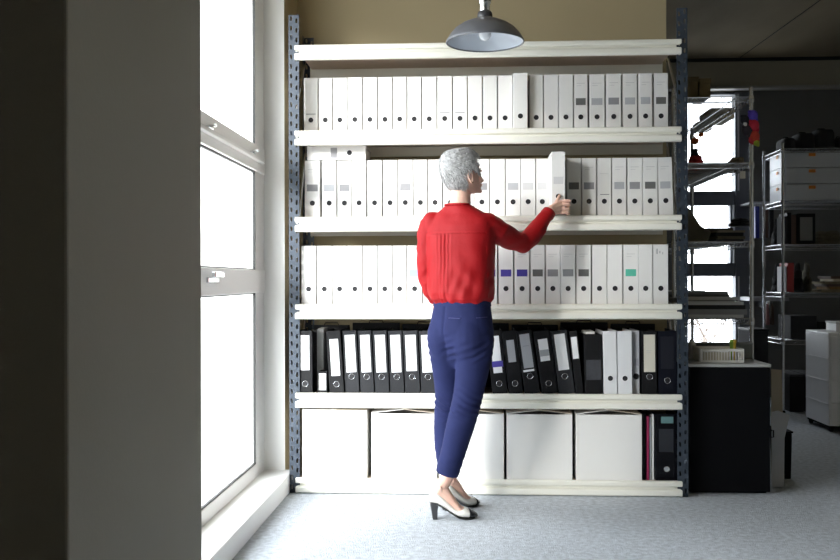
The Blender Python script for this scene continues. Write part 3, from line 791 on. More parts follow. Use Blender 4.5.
a, r = dirpts([(431, 222, 4.46, .050), (427.5, 235, 4.47, .052), (426.5, 252, 4.47, .048), (426, 268, 4.475, .046), (427.5, 280, 4.49, .044), (431.5, 291, 4.52, .041), (435.5, 300, 4.555, .032)])
bl_.tube(a, r, 20)
bl_.ell(P(433, 224, 4.46), .056, .062, .062)
bm_ = remeshed(bl_, .0045, 'blouse', 14)
def yawdir(yaw): return Vector((math.cos(yaw), -math.sin(yaw), 0)), Vector((math.sin(yaw), math.cos(yaw), 0))
RB, FB = yawdir(TY)
cB = P(460.5, 250, YP)
zyoke = PZ(233, YP)
# sculpt folds
for v, nrm in [(v, v.normal.copy()) for v in bm_.vertices]:
    p = v.co; q = p - cB; lx = q.dot(RB); ly = q.dot(FB); dz = 0
    if abs(lx) < .16 and p.x > P(432, 280, YP).x - .03:
        lc_ = lx + .035   # centre back
        if ly < 0.03:
            if p.z < zyoke:
                f = math.exp(-(lc_ / .035) ** 2); fade = sstep(0, .02, zyoke - p.z) * (1 - .6 * sstep(.05, .3, zyoke - p.z))
                dz += .0030 * math.sin(lc_ / .0105 * PI + 1 + 1.2 * noise.noise(p * 7)) * f * fade
                dz += .003 * sstep(.012, .0, zyoke - p.z) * -1 * (1 if zyoke - p.z < .012 else 0)
            # soft diagonal drags toward the waist on the right
            dz += .0032 * math.sin((lx * 1.0 + (p.z - 1.1) * .75) * 62 + 3.5 * noise.noise(p * 6)) * sstep(-.02, .12, lx) * sstep(zyoke + .0, zyoke - .14, p.z)
            dz += .0020 * math.sin((lx * 1.6 - (p.z) * .35) * 70 + 3 * noise.noise(p * 5)) * sstep(zyoke - .12, zyoke - .26, p.z)
    else:
        dz += .0034 * math.sin((p.z * 1.0 - p.x * .9) * 75 + 6 * noise.noise(p * 8)) * (.5 + noise.noise(p * 11))
    dz += .0035 * noise.noise(p * 16)
    v.co = p + nrm * dz
M_RED = mat('red_silk_blouse', (.31, .004, .007), .62, var=.06, vscale=15, bump=.12, bscale=45, spec=.25)
blo = attach('blouse', bm_, M_RED)
# collar band and cuffs
cb = MB(); rg = sell(P(458.5, 205.8, YP) + ofs, .066, .060, math.radians(35), n=40, e=2)
cb.tube([p + Vector((0, 0, -.004 if i < 20 else .004)) for i, p in enumerate(rg)], .0048, 8, closed=True); cb.build('collar_band', M_RED, blo, smooth=True)
dd = (P(549, 213, 4.672) - P(545.5, 217.5, 4.655)).normalized()
cf = MB(); c0 = P(549, 213, 4.672) + ofs; cf.tube([c0 - dd * .022, c0 - dd * .020, c0 + dd * .004, c0 + dd * .006], [.034, .0365, .0355, .031], 20); cf.build('cuff', M_RED, blo, smooth=True)

# trousers
tm = MB(); HYW = math.radians(34)
tm.loft([tr_(462, 301, .138, .100, HYW), tr_(462, 306, .144, .104, HYW), tr_(461.5, 318, .154, .112, HYW), tr_(461, 332, .163, .120, HYW), tr_(460.5, 342, .163, .110, HYW), tr_(460.5, 352, .150, .092, HYW), tr_(460.5, 360, .12, .07, HYW), tr_(461, 368, .08, .045, HYW)])
a, r = dirpts([(476, 336, 4.385, .088), (474.5, 350, 4.375, .087), (472.5, 365, 4.37, .082), (470, 382, 4.36, .076), (467, 398, 4.355, .0715), (463.5, 412, 4.355, .069), (459.5, 428, 4.36, .067), (455, 445, 4.365, .0625), (450.5, 460, 4.37, .0585), (446, 474.5, 4.375, .0565)])
tm.tube(a, r, 24)
a, r = dirpts([(447, 336, 4.45, .090), (446.5, 350, 4.46, .086), (447.5, 365, 4.47, .078), (448.5, 382, 4.48, .071), (449, 398, 4.49, .067), (447.5, 412, 4.50, .066), (446.5, 428, 4.52, .065), (446.5, 445, 4.53, .061), (447.5, 458, 4.54, .057), (449, 470, 4.55, .053)])
tm.tube(a, r, 24)
# buttocks
RH, FH = yawdir(HYW)
bc = P(461, 338, YP)
for s in (-1, 1): tm.ell(bc + RH * (.070 * s) - FH * .042, .086, .078, .125, Matrix.Rotation(-HYW, 3, 'Z'))
tme = remeshed(tm, .005, 'trousers', 22)
zk = PZ(408, 4.38); zcr = PZ(350, YP)
for v, nrm in [(v, v.normal.copy()) for v in tme.vertices]:
    p = v.co; dz = 0
    kk = math.exp(-((p.z - zk) / .07) ** 2)
    dz += .0062 * kk * (.3 + noise.noise(p * 12)) * math.sin((p.z * 1.0 + p.x * .55) * 190 + 3 * noise.noise(p * 8))
    kk = math.exp(-((p.z - zcr) / .06) ** 2)
    dz += .0055 * kk * (.3 + noise.noise(p * 12)) * math.sin((p.z * 1.0 - p.x * .45) * 170 + 3 * noise.noise(p * 7))
    kk = math.exp(-((p.z - .26) / .08) ** 2)
    dz += .0011 * kk * math.sin((p.z + p.x * .3) * 160 + 3 * noise.noise(p * 8))
    q = p - bc; lx = q.dot(RH) + .022; 
    if q.dot(FH) < 0 and p.z > zcr - .02: dz -= .0035 * math.exp(-(lx / .007) ** 2) + .006 * math.exp(-(lx / .028) ** 2) * sstep(zcr + .12, zcr, p.z)
    dz += .0035 * noise.noise(Vector((p.x * 10, p.y * 10, p.z * 5)))
    v.co = p + nrm * dz
M_NAVY = mat('navy_twill', (.016, .021, .076), .8, var=.12, vscale=25, bump=.10, bscale=300, spec=.15)
tro = attach('trousers', tme, M_NAVY)
MB().loft([[p + ofs for p in tr_(462, 306.0, .1475, .1075, HYW)], [p + ofs for p in tr_(462, 300.5, .1415, .1035, HYW)]], cap=False).build('waistband', M_NAVY, tro, smooth=True)
def on_back(px, py, mesh_pts=None):
    return None
for (pxa, pya, pxb, pyb) in ((448.5, 318.0, 461, 318.6), (476, 318, 487, 317.2)):
    # welt pockets, laid on the seat by casting onto the finished cloth
    dg = bpy.context.evaluated_depsgraph_get(); dg.update()
    pts = []
    for k in range(9):
        t = k / 8; far = P(pxa + (pxb - pxa) * t, pya + (pyb - pya) * t, 5.0); near = P(pxa + (pxb - pxa) * t, pya + (pyb - pya) * t, 4.0)
        dr = (far - near).normalized()
        ok, loc, nr, idx = tro.ray_cast(near + ofs, dr)
        if ok: pts.append(loc - dr * .0005)
    if len(pts) > 2: MB().tube(pts, .0022, 6).build('pocket_welt', mat('navy_trim', (.03, .035, .13), .6), tro, smooth=True)
# shoes
M_SHOE = mat('off_white_leather', (.80, .78, .73), .32); M_BLK = mat('black_patent_leather', (.015, .015, .017), .2); M_HEEL = mat('dark_stacked_heel', (.045, .045, .048), .35)
for M_, ly in ((FN, 'near'), (FF, 'far')):
    Mo = Matrix.Translation(ofs) @ M_
    up = MB()
    up.loft([fring(Mo, -.003, .088, .150, .014), fring(Mo, .004, .080, .160, .025), fring(Mo, .022, .077, .155, .034), fring(Mo, .05, .068, .128, .037), fring(Mo, .08, .050, .098, .038), fring(Mo, .11, .031, .069, .040), fring(Mo, .14, .015, .048, .044), fring(Mo, .155, .010, .056, .046), fring(Mo, .175, .007, .056, .047), fring(Mo, .20, .006, .046, .043), fring(Mo, .222, .006, .035, .033), fring(Mo, .238, .008, .024, .018)])
    so = up.build('shoe', M_SHOE, person, smooth=True)
    sm = so.modifiers.new('s', 'SUBSURF'); sm.levels = 1; sm.render_levels = 1
    MB().loft([fring(Mo, .198, .0045, .049, .0445), fring(Mo, .212, .0045, .042, .039), fring(Mo, .226, .0045, .034, .031), fring(Mo, .240, .0065, .026, .019), fring(Mo, .245, .010, .020, .009)]).build('toe_cap', M_BLK, so, smooth=True)
    hb = MB(); hb.loft([[Mo @ Vector(q) for q in ((.000 + dx, -w_, z), (.0, w_, z) if False else (.000 + dx, w_, z), (x1, w_ * .95, z), (x1, -w_ * .95, z))] for (z, dx, w_, x1) in ((0.0005, .014, .016, .038), (.04, .008, .018, .038), (.080, .000, .024, .042))])
    hb.build('heel', M_HEEL, so, bevel=.003)
    sl = MB(); sl.loft([fring(Mo, x, z, z + .004, w_) for (x, z, w_) in ((.03, .072, .030), (.07, .052, .030), (.11, .026, .032), (.145, .006, .041), (.175, .0008, .044), (.205, .0008, .039), (.23, .003, .026))]); sl.build('sole', M_HEEL, so, smooth=True)

# ------------------------------------------------------------------ right side: black cabinet and things around it
M_BLKCAB = mat('matt_black_laminate', (.005, .005, .006), .8, spec=.1)
cy0 = 4.93; cx0, cx1 = PX(689.5, cy0), PX(770, cy0); ctop = PZ(363.5, cy0)
cab = thing('cabinet', 'low black cabinet with pale worktop edge standing right of the rack', 'cabinet', ((cx0 + cx1) / 2, cy0, 0))
cw = (cx1 - cx0) / 2
MB().box(-cw, cw, .016, .40, .03, ctop - .016).build('body', M_BLKCAB, cab, bevel=.002)
MB().box(-cw + .001, cw - .001, 0, .015, .012, ctop - .018).build('door', M_BLKCAB, cab, bevel=.0015)
MB().box(-cw, cw, .0, .40, 0.0, .029).build('plinth', M_BLKCAB, cab) if False else MB().box(-cw + .01, cw - .012, .03, .39, 0.0, .0295).build('plinth', M_BLKCAB, cab)
MB().box(-cw - .002, cw + .004, -.004, .402, ctop - .0155, ctop).build('worktop', mat('grey_worktop', (.42, .42, .41), .4), cab, bevel=.002)
MB().tube([(cw + .0005, .006, .30), (cw + .018, .006, .30), (cw + .018, .006, .335), (cw + .0005, .006, .335)], .004, 6).build('handle', M_BLKCAB, cab)
# crate with files on top
y0 = 5.02; ct_ = ctop + .0005
cr = thing('storage_crate', 'white slatted plastic crate standing on the black cabinet', 'crate', (PX(723, y0), y0, ct_))
hw = (PX(745, y0) - PX(703, y0)) / 2; hh = PZ(348.5, y0) - ct_
cm = MB()
for yy in (0, .20):
    cm.box(-hw, hw, yy, yy + .004, 0, .012); cm.box(-hw, hw, yy, yy + .004, hh - .014, hh)
    n = 15
    for k in range(n + 1):
        x = -hw + 2 * hw * k / n; cm.box(x - .0025 + (.0025 if k == 0 else (-.0025 if k == n else 0)), x + .0025 + (.0025 if k == 0 else (-.0025 if k == n else 0)), yy, yy + .004, .012, hh - .014)
for x in (-hw, hw - .004): cm.box(x, x + .004, .004, .20, 0, hh)
cm.box(-hw + .004, hw - .004, .004, .20, 0, .004)
cm.build('basket', mat('translucent_white_plastic', (.88, .86, .80), .4), cr, bevel=.0006)
pc_ = thing('paper_stack', 'stack of cream papers inside the white crate on the cabinet', 'papers', (PX(720, y0), y0 + .02, ct_ + .0045))
MB().box(-hw * .8, hw * .55, 0, .15, 0, hh * .65).build('sheets', mat('cream_papers', (.62, .55, .42), .8, var=.15, vscale=60), pc_)
MB().box(-hw * .7, hw * .45, .01, .14, hh * .65, hh * .72).build('top_sheet', M_PAPERW, pc_)
for k, (px_, c, nm) in enumerate([(731.5, (.25, .42, .04), 'green'), (734, (.65, .45, .05), 'yellow')]):
    q = P(px_, 351, y0 + .06)
    m = MB(); m.lathe([(.006, 0), (.010, .01), (.010, .05), (.012, .052), (.012, .066), (.005, .070)], (q.x, q.y, ct_ + .005 + .045 + .0), 14)
    m.box(q.x - .004, q.x + .004, q.y - .004, q.y + .004, ct_ + .0045, ct_ + .052)
    tag(m.build('marker_pen', mat(nm + '_pen_plastic', c, .4), smooth=True), f'{nm} capped pen standing in the white crate', 'pen')
tg = thing('tray', 'dark green grey tray wall standing behind the white crate', 'tray', (PX(724, 5.27), 5.26, ct_))
thw = .155; thh = PZ(344, 5.26) - ct_
m = MB(); m.box(-thw, thw, 0, .005, 0, thh); m.box(-thw, thw, .055, .06, 0, thh); m.box(-thw, -thw + .005, .005, .055, 0, thh); m.box(thw - .005, thw, .005, .055, 0, thh); m.build('tray_body', mat('olive_grey_plastic', (.16, .17, .15), .5), tg, bevel=.001)
m = MB(); m.tube([(-thw, -.003, thh + .004), (thw, -.003, thh + .004), (thw, .063, thh + .004), (-thw, .063, thh + .004)], .005, 6, closed=True); m.build('tray_rim', mat('olive_grey_rim', (.2, .21, .2), .4), tg)
# white sack at left on the cabinet
q = P(693.0, 362, 5.24)
sk = MB()
sk.loft([sell((q.x, q.y + .03, ct_ + z), a, b, 0, n=14) for (z, a, b) in ((0, .024, .04), (.02, .029, .05), (.05, .026, .045), (.09, .018, .03), (.11, .008, .012))])
tag(sk.build('paper_bag', M_PAPERW, smooth=True), 'crumpled white paper bag on the cabinet left of the crate', 'bag')
# sheet leaning in the gap (dark panel with slanting edge)
# leaning boards right of the cabinet
def leaning(name, label, cat, pts, y0_, y1_, m, th=.006):
    """flat board traced by (px,py) corners, foot at y0_, top leaning to y1_"""
    pz_ = [p[1] for p in pts]; lo, hi = max(pz_), min(pz_); vs = []
    n = len(pts)
    for dy in (0, th):
        for (a, b) in pts:
            t = (lo - b) / (lo - hi); Y = y0_ + (y1_ - y0_) * t + dy
            v = P(a, b, y0_ + (y1_ - y0_) * t); v.y += dy; vs.append(v)
    zmin = min(v.z for v in vs)
    for v in vs: v.z -= zmin - .0005
    mb = MB(); mb.add(vs, [list(range(n)), list(range(n, 2 * n))[::-1]] + [[i, (i + 1) % n, n + (i + 1) % n, n + i] for i in range(n)])
    return tag(mb.build(name, m), label, cat)
leaning('cardboard_sheet', 'tall tan cardboard sheet leaning just right of the black cabinet', 'cardboard', [(771.2, 478), (784, 478), (781.5, 367), (771.2, 366)], 5.25, 5.32, mat('tan_board', (.42, .37, .28), .8, var=.1))
leaning('poster_board', 'pale grey white board leaning in front of the tan sheet', 'board', [(771.4, 478.8), (783.6, 478.8), (784.2, 430), (789.5, 407), (778, 402.5), (771.5, 404)], 5.10, 5.20, mat('grey_white_board', (.56, .57, .60), .6))
sb = thing('waste_bin', 'slim black bin on the carpet right of the leaning boards', 'bin', (PX(785.5, 5.32), 5.40, 0))
m = MB(); m.loft([[Vector((x * s, y_ * s, z)) for (x, y_) in ((-.032, -.10), (.028, -.10), (.032, .1), (-.032, .1))] for (z, s) in ((.0005, .9), (.22, 1.0), (.26, 1.0))]); m.build('bin_body', M_BLKCAB, sb, bevel=.004)
MB().box(-.036, .034, -.105, .105, .261, .272).build('lid', M_BLKCAB, sb, bevel=.003)

# ------------------------------------------------------------------ wire shelving
M_WIRE = mat('dull_chrome_wire', (.72, .73, .76), .25, metal=.9)
def wire_unit(name, label, x0, x1, y0, y1, heights, ztop, nd, posts_m=M_WIRE, truss=.03):
    t = thing(name, label, 'shelving', ((x0 + x1) / 2, (y0 + y1) / 2, 0), group='wire shelving units')
    hx, hy_ = (x1 - x0) / 2, (y1 - y0) / 2
    for sx in (-1, 1):
        for sy in (-1, 1):
            m = MB(); m.tube([(sx * hx, sy * hy_, .02), (sx * hx, sy * hy_, ztop)], .0125, 12)
            p = m.build('post', posts_m, t, smooth=False)
            MB().lathe([(.018, 0.0005), (.018, .012), (.011, .02)], (sx * hx, sy * hy_, 0), 12).build('foot', M_BLKCAB, p)
    for z in heights:
        m = MB()
        for zz_ in (z, z - truss):
            for (a, b) in (((-hx, -hy_), (hx, -hy_)), ((hx, -hy_), (hx, hy_)), ((hx, hy_), (-hx, hy_)), ((-hx, hy_), (-hx, -hy_))):
                m.tube([(a[0], a[1], zz_), (b[0], b[1], zz_)], .0032, 6)
        for (a, b, n) in (((-hx, -hy_), (hx, -hy_), max(4, int(2 * hx / .04))), ((hx, -hy_), (hx, hy_), max(4, int(2 * hy_ / .04))), ((-hx, hy_), (hx, hy_), max(4, int(2 * hx / .04))), ((-hx, -hy_), (-hx, hy_), max(4, int(2 * hy_ / .04)))):
            pts = [(a[0] + (b[0] - a[0]) * k / n, a[1] + (b[1] - a[1]) * k / n, z if k % 2 else z - truss) for k in range(n + 1)]
            m.tube(pts, .0022, 4)
        for k in range(1, nd):     # deck wires across the short side
            if hx < hy_:
                yy = -hy_ + 2 * hy_ * k / nd; m.tube([(-hx, yy, z + .003), (hx, yy, z + .003)], .0018, 4)
            else:
                xx = -hx + 2 * hx * k / nd; m.tube([(xx, -hy_, z + .003), (xx, hy_, z + .003)], .0018, 4)
        for f in (-.33, .33):
            if hx < hy_: m.tube([(hx * 2 * f, -hy_, z - .001), (hx * 2 * f, hy_, z - .001)], .003, 6)
            else: m.tube([(-hx, hy_ * 2 * f, z - .001), (hx, hy_ * 2 * f, z - .001)], .003, 6)
        sh = m.build('wire_shelf', M_WIRE, t)
        for sx in (-1, 1):
            for sy in (-1, 1):
                MB().lathe([(.0165, -.035), (.018, -.015), (.016, .006)], (sx * hx, sy * hy_, z), 12).build('sleeve', M_WIRE, sh)
    return t
Y1a, Y1b = 5.62, 7.10
XU1 = PX(751.5, Y1a); XU0 = XU1 - .46
h1 = [PZ(100.5, Y1a), PZ(165.5, Y1a), PZ(243, Y1a), PZ(319, Y1a)]
wire_unit('wire_shelving_unit', 'chrome wire shelving unit just behind the right end of the rack', XU0, XU1, Y1a, Y1b, h1, PZ(91, Y1a), 52)
def box_thing(name, label, cat, c, s, m, rz=0, parts=None, group=None, bevel=.003):
    t = thing(name, label, cat, c, (0, 0, rz), group=group)
    MB().box(-s[0] / 2, s[0] / 2, -s[1] / 2, s[1] / 2, 0.0005, s[2]).build('body', m, t, bevel=bevel)
    return t
M_BROWN = mat('brown_card', (.14, .10, .04), .8, var=.1); M_CREAMB = mat('cream_card', (.62, .55, .42), .7)
def carton(label, c, s, m, rz=0, group=None):
    t = box_thing('cardboard_box', label, 'box', c, s, m, rz, group=group)
    MB().box(-s[0] / 2 - .002, s[0] / 2 + .002, -.02, .02, s[2] + .0003, s[2] + .0012).build('tape', M_FLAP, t)
    MB().box(-s[0] / 2 - .003, s[0] / 2 + .003, -s[1] / 2 - .003, s[1] / 2 + .003, s[2] - .03, s[2] + .0002).build('lid', m, t, bevel=.001)
    return t
dk = .006
def on1(px, lvl, Y): return (PX(px, Y), Y, h1[lvl] + dk)
GB = 'brown cartons on the wire shelf'
carton('brown carton on the top wire shelf, closest to the rack upright', on1(686, 0, 5.75), (.105, .2, PZ(80, 5.65) - h1[0] - dk), M_BROWN, group=GB)
carton('brown carton on the top wire shelf, right of its neighbour', on1(701.5, 0, 5.76), (.065, .2, PZ(81.5, 5.65) - h1[0] - dk), M_BROWN, group=GB)
carton('long cream carton lying toward the window on the top wire shelf', (PX(717, 6.55), 6.55, h1[0] + dk), (.16, .30, .07), M_CREAMB)
carton('flat cream carton beside the long cream one on the top wire shelf', (PX(703, 6.95), 6.95, h1[0] + dk), (.10, .16, .06), M_CREAMB)

def soft_heap(name, label, cat, c, rx, ry, h, m, seed, group=None, layers=3):
    """crumpled cloth: irregular folded layers"""
    t = MB(); rr = random.Random(seed); n = 28
    z = 0
    for L_ in range(layers):
        hh_ = h / layers; rings = []
        ox, oy = rr.uniform(-.15, .15) * rx, rr.uniform(-.15, .15) * ry; sc = 1 - .18 * L_
        for j, (zt, s) in enumerate(((0.0, .93), (.25, 1.02), (.7, 1.0), (1.0, .80), (1.06, .4), (1.0, .1))):
            ring = []
            for i in range(n):
                a = 2 * PI * i / n
                k = 1 + .22 * noise.noise(Vector((math.cos(a) * 2 + seed, math.sin(a) * 2, L_ * 3.1)))
                zz_ = z + hh_ * zt * (1 + (.45 * noise.noise(Vector((math.cos(a) * 3, math.sin(a) * 3 + seed, zt * 2 + L_))) if zt > .3 else 0))
                ring.append(Vector((ox + rx * sc * s * k * math.cos(a), oy + ry * sc * s * k * math.sin(a), max(0.0005, zz_))))
            rings.append(ring)
        t.loft(rings); z += hh_ * .85
    o = t.build(name, m, smooth=True, loc=c); tag(o, label, cat, group)
    return o
M_OLIVE = mat('olive_cloth', (.11, .095, .06), .9, var=.3, vscale=20); M_DARKC = mat('dark_cloth', (.025, .025, .028), .9, var=.4, vscale=20); M_TANC = mat('tan_cloth', (.24, .20, .13), .9, var=.35, vscale=25); M_REDC = mat('red_cloth', (.42, .02, .02), .8)
soft_heap('folded_cloth', 'olive crumpled cloth on the second wire shelf, nearer the post', 'cloth', on1(736, 1, 5.82), .06, .12, .05, M_TANC, 3, 'cloths on the wire shelves')
soft_heap('folded_cloth', 'dark olive crumpled cloth in the middle of the second wire shelf', 'cloth', on1(722, 1, 6.16), .09, .15, .06, M_OLIVE, 5, 'cloths on the wire shelves')
soft_heap('folded_cloth', 'bright red crumpled cloth on the second wire shelf by the rack', 'cloth', on1(697, 1, 5.95), .055, .09, .085, M_REDC, 8, 'cloths on the wire shelves')
# small potted orange flowers
q = on1(695, 1, 6.2); t = thing('flower_vase', 'dark vase with orange flowers on the second wire shelf', 'vase', q)
MB().lathe([(.03, .0005), (.042, .03), (.04, .09), (.02, .14), (.024, .16)], n=18).build('vase', M_DARKC, t, smooth=True)
m = MB(); rr = random.Random(4); heads = []
for k in range(7):
    a = rr.uniform(0, 6.28); rad = rr.uniform(.01, .05); e = Vector((rad * math.cos(a), rad * math.sin(a), rr.uniform(.19, .27))); heads.append(e)
    m.tube([(0, 0, .12), e * .6 + Vector((0, 0, .06)), e], .0022, 5)
m.build('stem', mat('stem_green', (.05, .12, .03), .7), t)
for e in heads: MB().ell(e, .018, .018, .015).build('flower', mat('orange_petals', (.75, .16, .02), .6), t, smooth=True)
# third shelf: magazines and draped dark cloth
for k in range(5):
    Yk = 5.78 + .22 * k
    t = thing('magazine_pile', ['low pile of dark magazines on the third wire shelf by its front post', 'pile of dark magazines second from the front post on the third wire shelf', 'middle pile of dark magazines on the third wire shelf', 'pile of dark magazines second from the window on the third wire shelf', 'pile of dark magazines nearest the window on the third wire shelf'][k], 'magazines', (XU1 - .115, Yk, h1[2] + dk), (0, 0, rnd.uniform(-.1, .1)), group='magazine piles on the third wire shelf')
    z = .0005
    for j in range(4 + k % 2):
        th = .012 + .005 * ((j + k) % 3); MB().box(-.09 + .01 * (j % 2), .08 + .01 * ((j * 3) % 2), -.10, .10, z, z + th).build('magazine', [M_DARKC, M_OLIVE, M_BLACKB, M_TANC][(j + k) % 4], t); z += th + .0005
soft_heap('draped_cloth', 'dark cloth heaped on magazines at the third wire shelf end', 'cloth', (PX(741, 5.85), 5.85, h1[2] + dk + .10), .07, .10, .05, M_DARKC, 12)
# dark bag leaning on third shelf at far-left (slanted silhouette)
m = MB(); pts = [(686, 218), (690, 218.5), (701, 236), (712, 243), (708, 252), (686, 252)]
vs = []
for dy in (0, .10):
    for (a, b) in pts: v = P(a, b, 5.72); v.y += dy; vs.append(v)
zmin = min(v.z for v in vs)
for v in vs: v.z = max(h1[2] + dk + .0005, v.z + (h1[2] + dk + .0005 - zmin))
n = len(pts); m.add(vs, [list(range(n)), list(range(n, 2 * n))[::-1]] + [[i, (i + 1) % n, n + (i + 1) % n, n + i] for i in range(n)])
tag(m.build('shoulder_bag', M_OLIVE, bevel=.012, seg=3), 'brown slouching bag against the rack end on the third wire shelf', 'bag')
# fourth shelf: papers and trays
M_GREYP = mat('grey_green_board', (.17, .18, .17), .7, var=.25, vscale=20)
for k in range(7):
    Yk = 5.72 + .19 * k
    t = thing('paper_stack', ['stack of grey boards at the front post on the lowest visible wire shelf', 'stack of grey boards second from the front on the fourth wire shelf', 'stack of grey boards third from the front on the fourth wire shelf', 'middle stack of grey boards on the fourth wire shelf', 'stack of grey boards third from the window on the fourth wire shelf', 'stack of grey boards second from the window on the fourth wire shelf', 'stack of grey boards nearest the window on the fourth wire shelf'][k], 'papers', (XU0 + .24, Yk, h1[3] + dk), (0, 0, rnd.uniform(-.08, .08)), group='board stacks on the fourth wire shelf')
    z = .0005
    for j in range(4 + k % 3):
        th = .018 + .007 * ((j * 2 + k) % 3); MB().box(-.19 + .012 * ((j + k) % 3), .18 + .01 * ((j * 5) % 3), -.085, .085, z, z + th).build('board', [M_GREYP, M_PAPERG, M_DARKC, M_PAPERW][(j + 2 * k) % 4 if (j + k) % 5 else 3], t); z += th + .0005
# hanging tag on the front post
q = P(748.5, 167, Y1a - .02)
t = thing('price_tag', 'small cream tag hanging from the second wire shelf by the post', 'tag', (q.x - .03, Y1a - .01, h1[1] - .03))
MB().box(-.016, .016, -.0008, .0008, -.065, -.02).build('card', mat('cream_tag', (.6, .57, .48), .8), t); MB().tube([(0, 0, -.0215), (0, 0, .0)], .001, 4).build('string', M_PAPERW, t)
# bunch of coloured things hanging on the post
hb0 = P(752, 104, Y1a - .03)
hk = thing('hanging_bunch', 'bunch of coloured soft toys in purple, red and yellow green on the post', 'ornament', (hb0.x, Y1a - .035, hb0.z))
cols = [((.10, .06, .50), 0, (.004, -.006, -.075), .030), ((.02, .02, .03), 1, (-.045, -.01, -.10), .026), ((.55, .02, .05), 2, (.008, -.01, -.135), .032), ((.04, .03, .04), 3, (-.03, -.01, -.165), .030), ((.50, .04, .02), 4, (.012, -.012, -.20), .030), ((.35, .40, .03), 5, (.022, -.01, -.235), .020), ((.6, .6, .6), 6, (-.045, -.02, -.128), .011), ((.45, .02, .03), 7, (-.005, -.01, -.225), .018)]
for (c, k, p, r) in cols:
    m = MB(); m.ell(p, r, r * .8, r * 1.1, nu=14, nv=8); m.ell((p[0] + r * .5, p[1], p[2] - r * .8), r * .5, r * .4, r * .6, nu=10, nv=6); m.ell((p[0] - r * .6, p[1], p[2] + r * .7), r * .4, r * .4, r * .4, nu=10, nv=6)
    m.build('pompom', mat(f'bunch_colour_{k}', c, .7), hk, smooth=True)
MB().tube([(0, .012, 0), (0, 0, -.05), (-.01, -.005, -.13), (.005, -.005, -.22)], .002, 5).build('string', M_PAPERG, hk)

# second wire unit at far right
Y2a, Y2b = 7.95, 8.45
X2 = PX(783, Y2a); X2b = X2 + 1.15
h2 = [PZ(152, Y2a), PZ(203, Y2a), PZ(246, Y2a), PZ(293.5, Y2a), PZ(340, Y2a)]
wire_unit('wire_shelving_unit', 'wide wire shelving unit against the dark far wall', X2, X2b, Y2a, Y2b, h2, PZ(146.5, Y2a), 46, truss=.035)
def on2(px, lvl, Y=8.15): return (PX(px, Y), Y, h2[lvl] + dk)
# white drawer chest on shelf 2 (h2[1])
M_PLW = mat('white_drawer_plastic', (.60, .62, .66), .4); M_ORG = mat('orange_handle_plastic', (.80, .28, .04), .5)
dz0 = h2[1] + dk; dzt = PZ(155, 8.0) - dz0
xa = X2 + .03; xb = PX(850, 8.0)
t = thing('drawer_chest', 'white three drawer plastic chest with orange handles on the wire shelving', 'drawers', ((xa + xb) / 2, 8.0, dz0))
hw = (xb - xa) / 2
for sx in (-1, 1): MB().box(sx * hw - .004, sx * hw + .004, .0, .36, .0005, dzt).build('side', M_PLW, t)
MB().box(-hw, hw, 0, .36, dzt, dzt + .008).build('top', M_PLW, t, bevel=.002)
for k in range(3):
    z0 = .004 + k * dzt / 3
    dr = MB().box(-hw + .006, hw - .006, -.006, .35, z0, z0 + dzt / 3 - .006).build('drawer', M_PLW, t, bevel=.004)
    MB().box(-hw - .010, -hw - .0045, .01, .35, z0 + .004, z0 + dzt / 3 - .012).build('side_rib', M_PLW, dr, bevel=.002); MB().box(-hw - .016, -hw - .0105, .12, .17, z0 + dzt / 3 - .045, z0 + dzt / 3 - .020).build('latch', M_ORG, dr)
    MB().box(-hw + .20, -hw + .255, -.018, -.0065, z0 + dzt / 3 - .045, z0 + dzt / 3 - .018).build('handle', M_ORG, dr, bevel=.002)
# bags on the top
z1 = h2[0] + dk
for k, (a, b, hh_, lb) in enumerate([(779, 793, .10, 'low black pouch on top of the far wire shelving, left end'), (793, 812, .14, 'black camera bag on top of the far wire shelving, middle'), (811, 832, .17, 'tallest black bag on top of the far wire shelving'), (832, 846, .10, 'low black bag on the far wire shelving at the picture edge')]):
    xa, xb = PX(a, 8.15), PX(b, 8.15)
    t = thing('black_bag', lb, 'bag', ((xa + xb) / 2, 8.15, z1), group='black bags on the far wire shelving')
    hw = (xb - xa) / 2 - .004
    m = MB(); m.loft([sell((0, 0, z), hw * s, .13 * s, 0, n=20, e=4) for (z, s) in ((.0005, .95), (.02, 1.0), (hh_ * .8, .98), (hh_, .85))]); m.build('bag_body', M_DARKC, t, smooth=False, bevel=.006)
    MB().tube([(-hw * .5, 0, hh_), (-hw * .3, 0, hh_ + .02), (hw * .3, 0, hh_ + .02), (hw * .5, 0, hh_)], .005, 6).build('strap', M_BLACKB, t)
q = P(813, 147.5, 7.99)
# shelf contents lower levels
def book(label, px, lvl, wd, h, m, Y=8.05, d=.20, rz=0, group='books and folders on the far wire shelving', name='book', cat='book'):
    c = on2(px, lvl, Y); t = thing(name, label, cat, c, (0, rz, 0), group=group)
    if rz: t.location.z += abs(math.sin(rz)) * wd / 2 + .001
    m1 = MB(); m1.box(-wd / 2, -wd / 2 + .003, 0, d, .0005, h); m1.box(wd / 2 - .003, wd / 2, 0, d, .0005, h); m1.box(-wd / 2, wd / 2, -.003, 0, .0005, h); m1.build('cover', m, t)
    MB().box(-wd / 2 + .0032, wd / 2 - .0032, .001, d - .006, .003, h - .006).build('pages', M_PAPER, t)
M_BLUEC = mat('deep_blue_cover', (.02, .03, .30), .5); M_BRN = mat('brown_cover', (.12, .07, .05), .6); M_REDB = mat('red_cover', (.36, .03, .03), .5); M_PNK = mat('dusty_pink_cloth', (.35, .17, .17), .8)
lv = 2
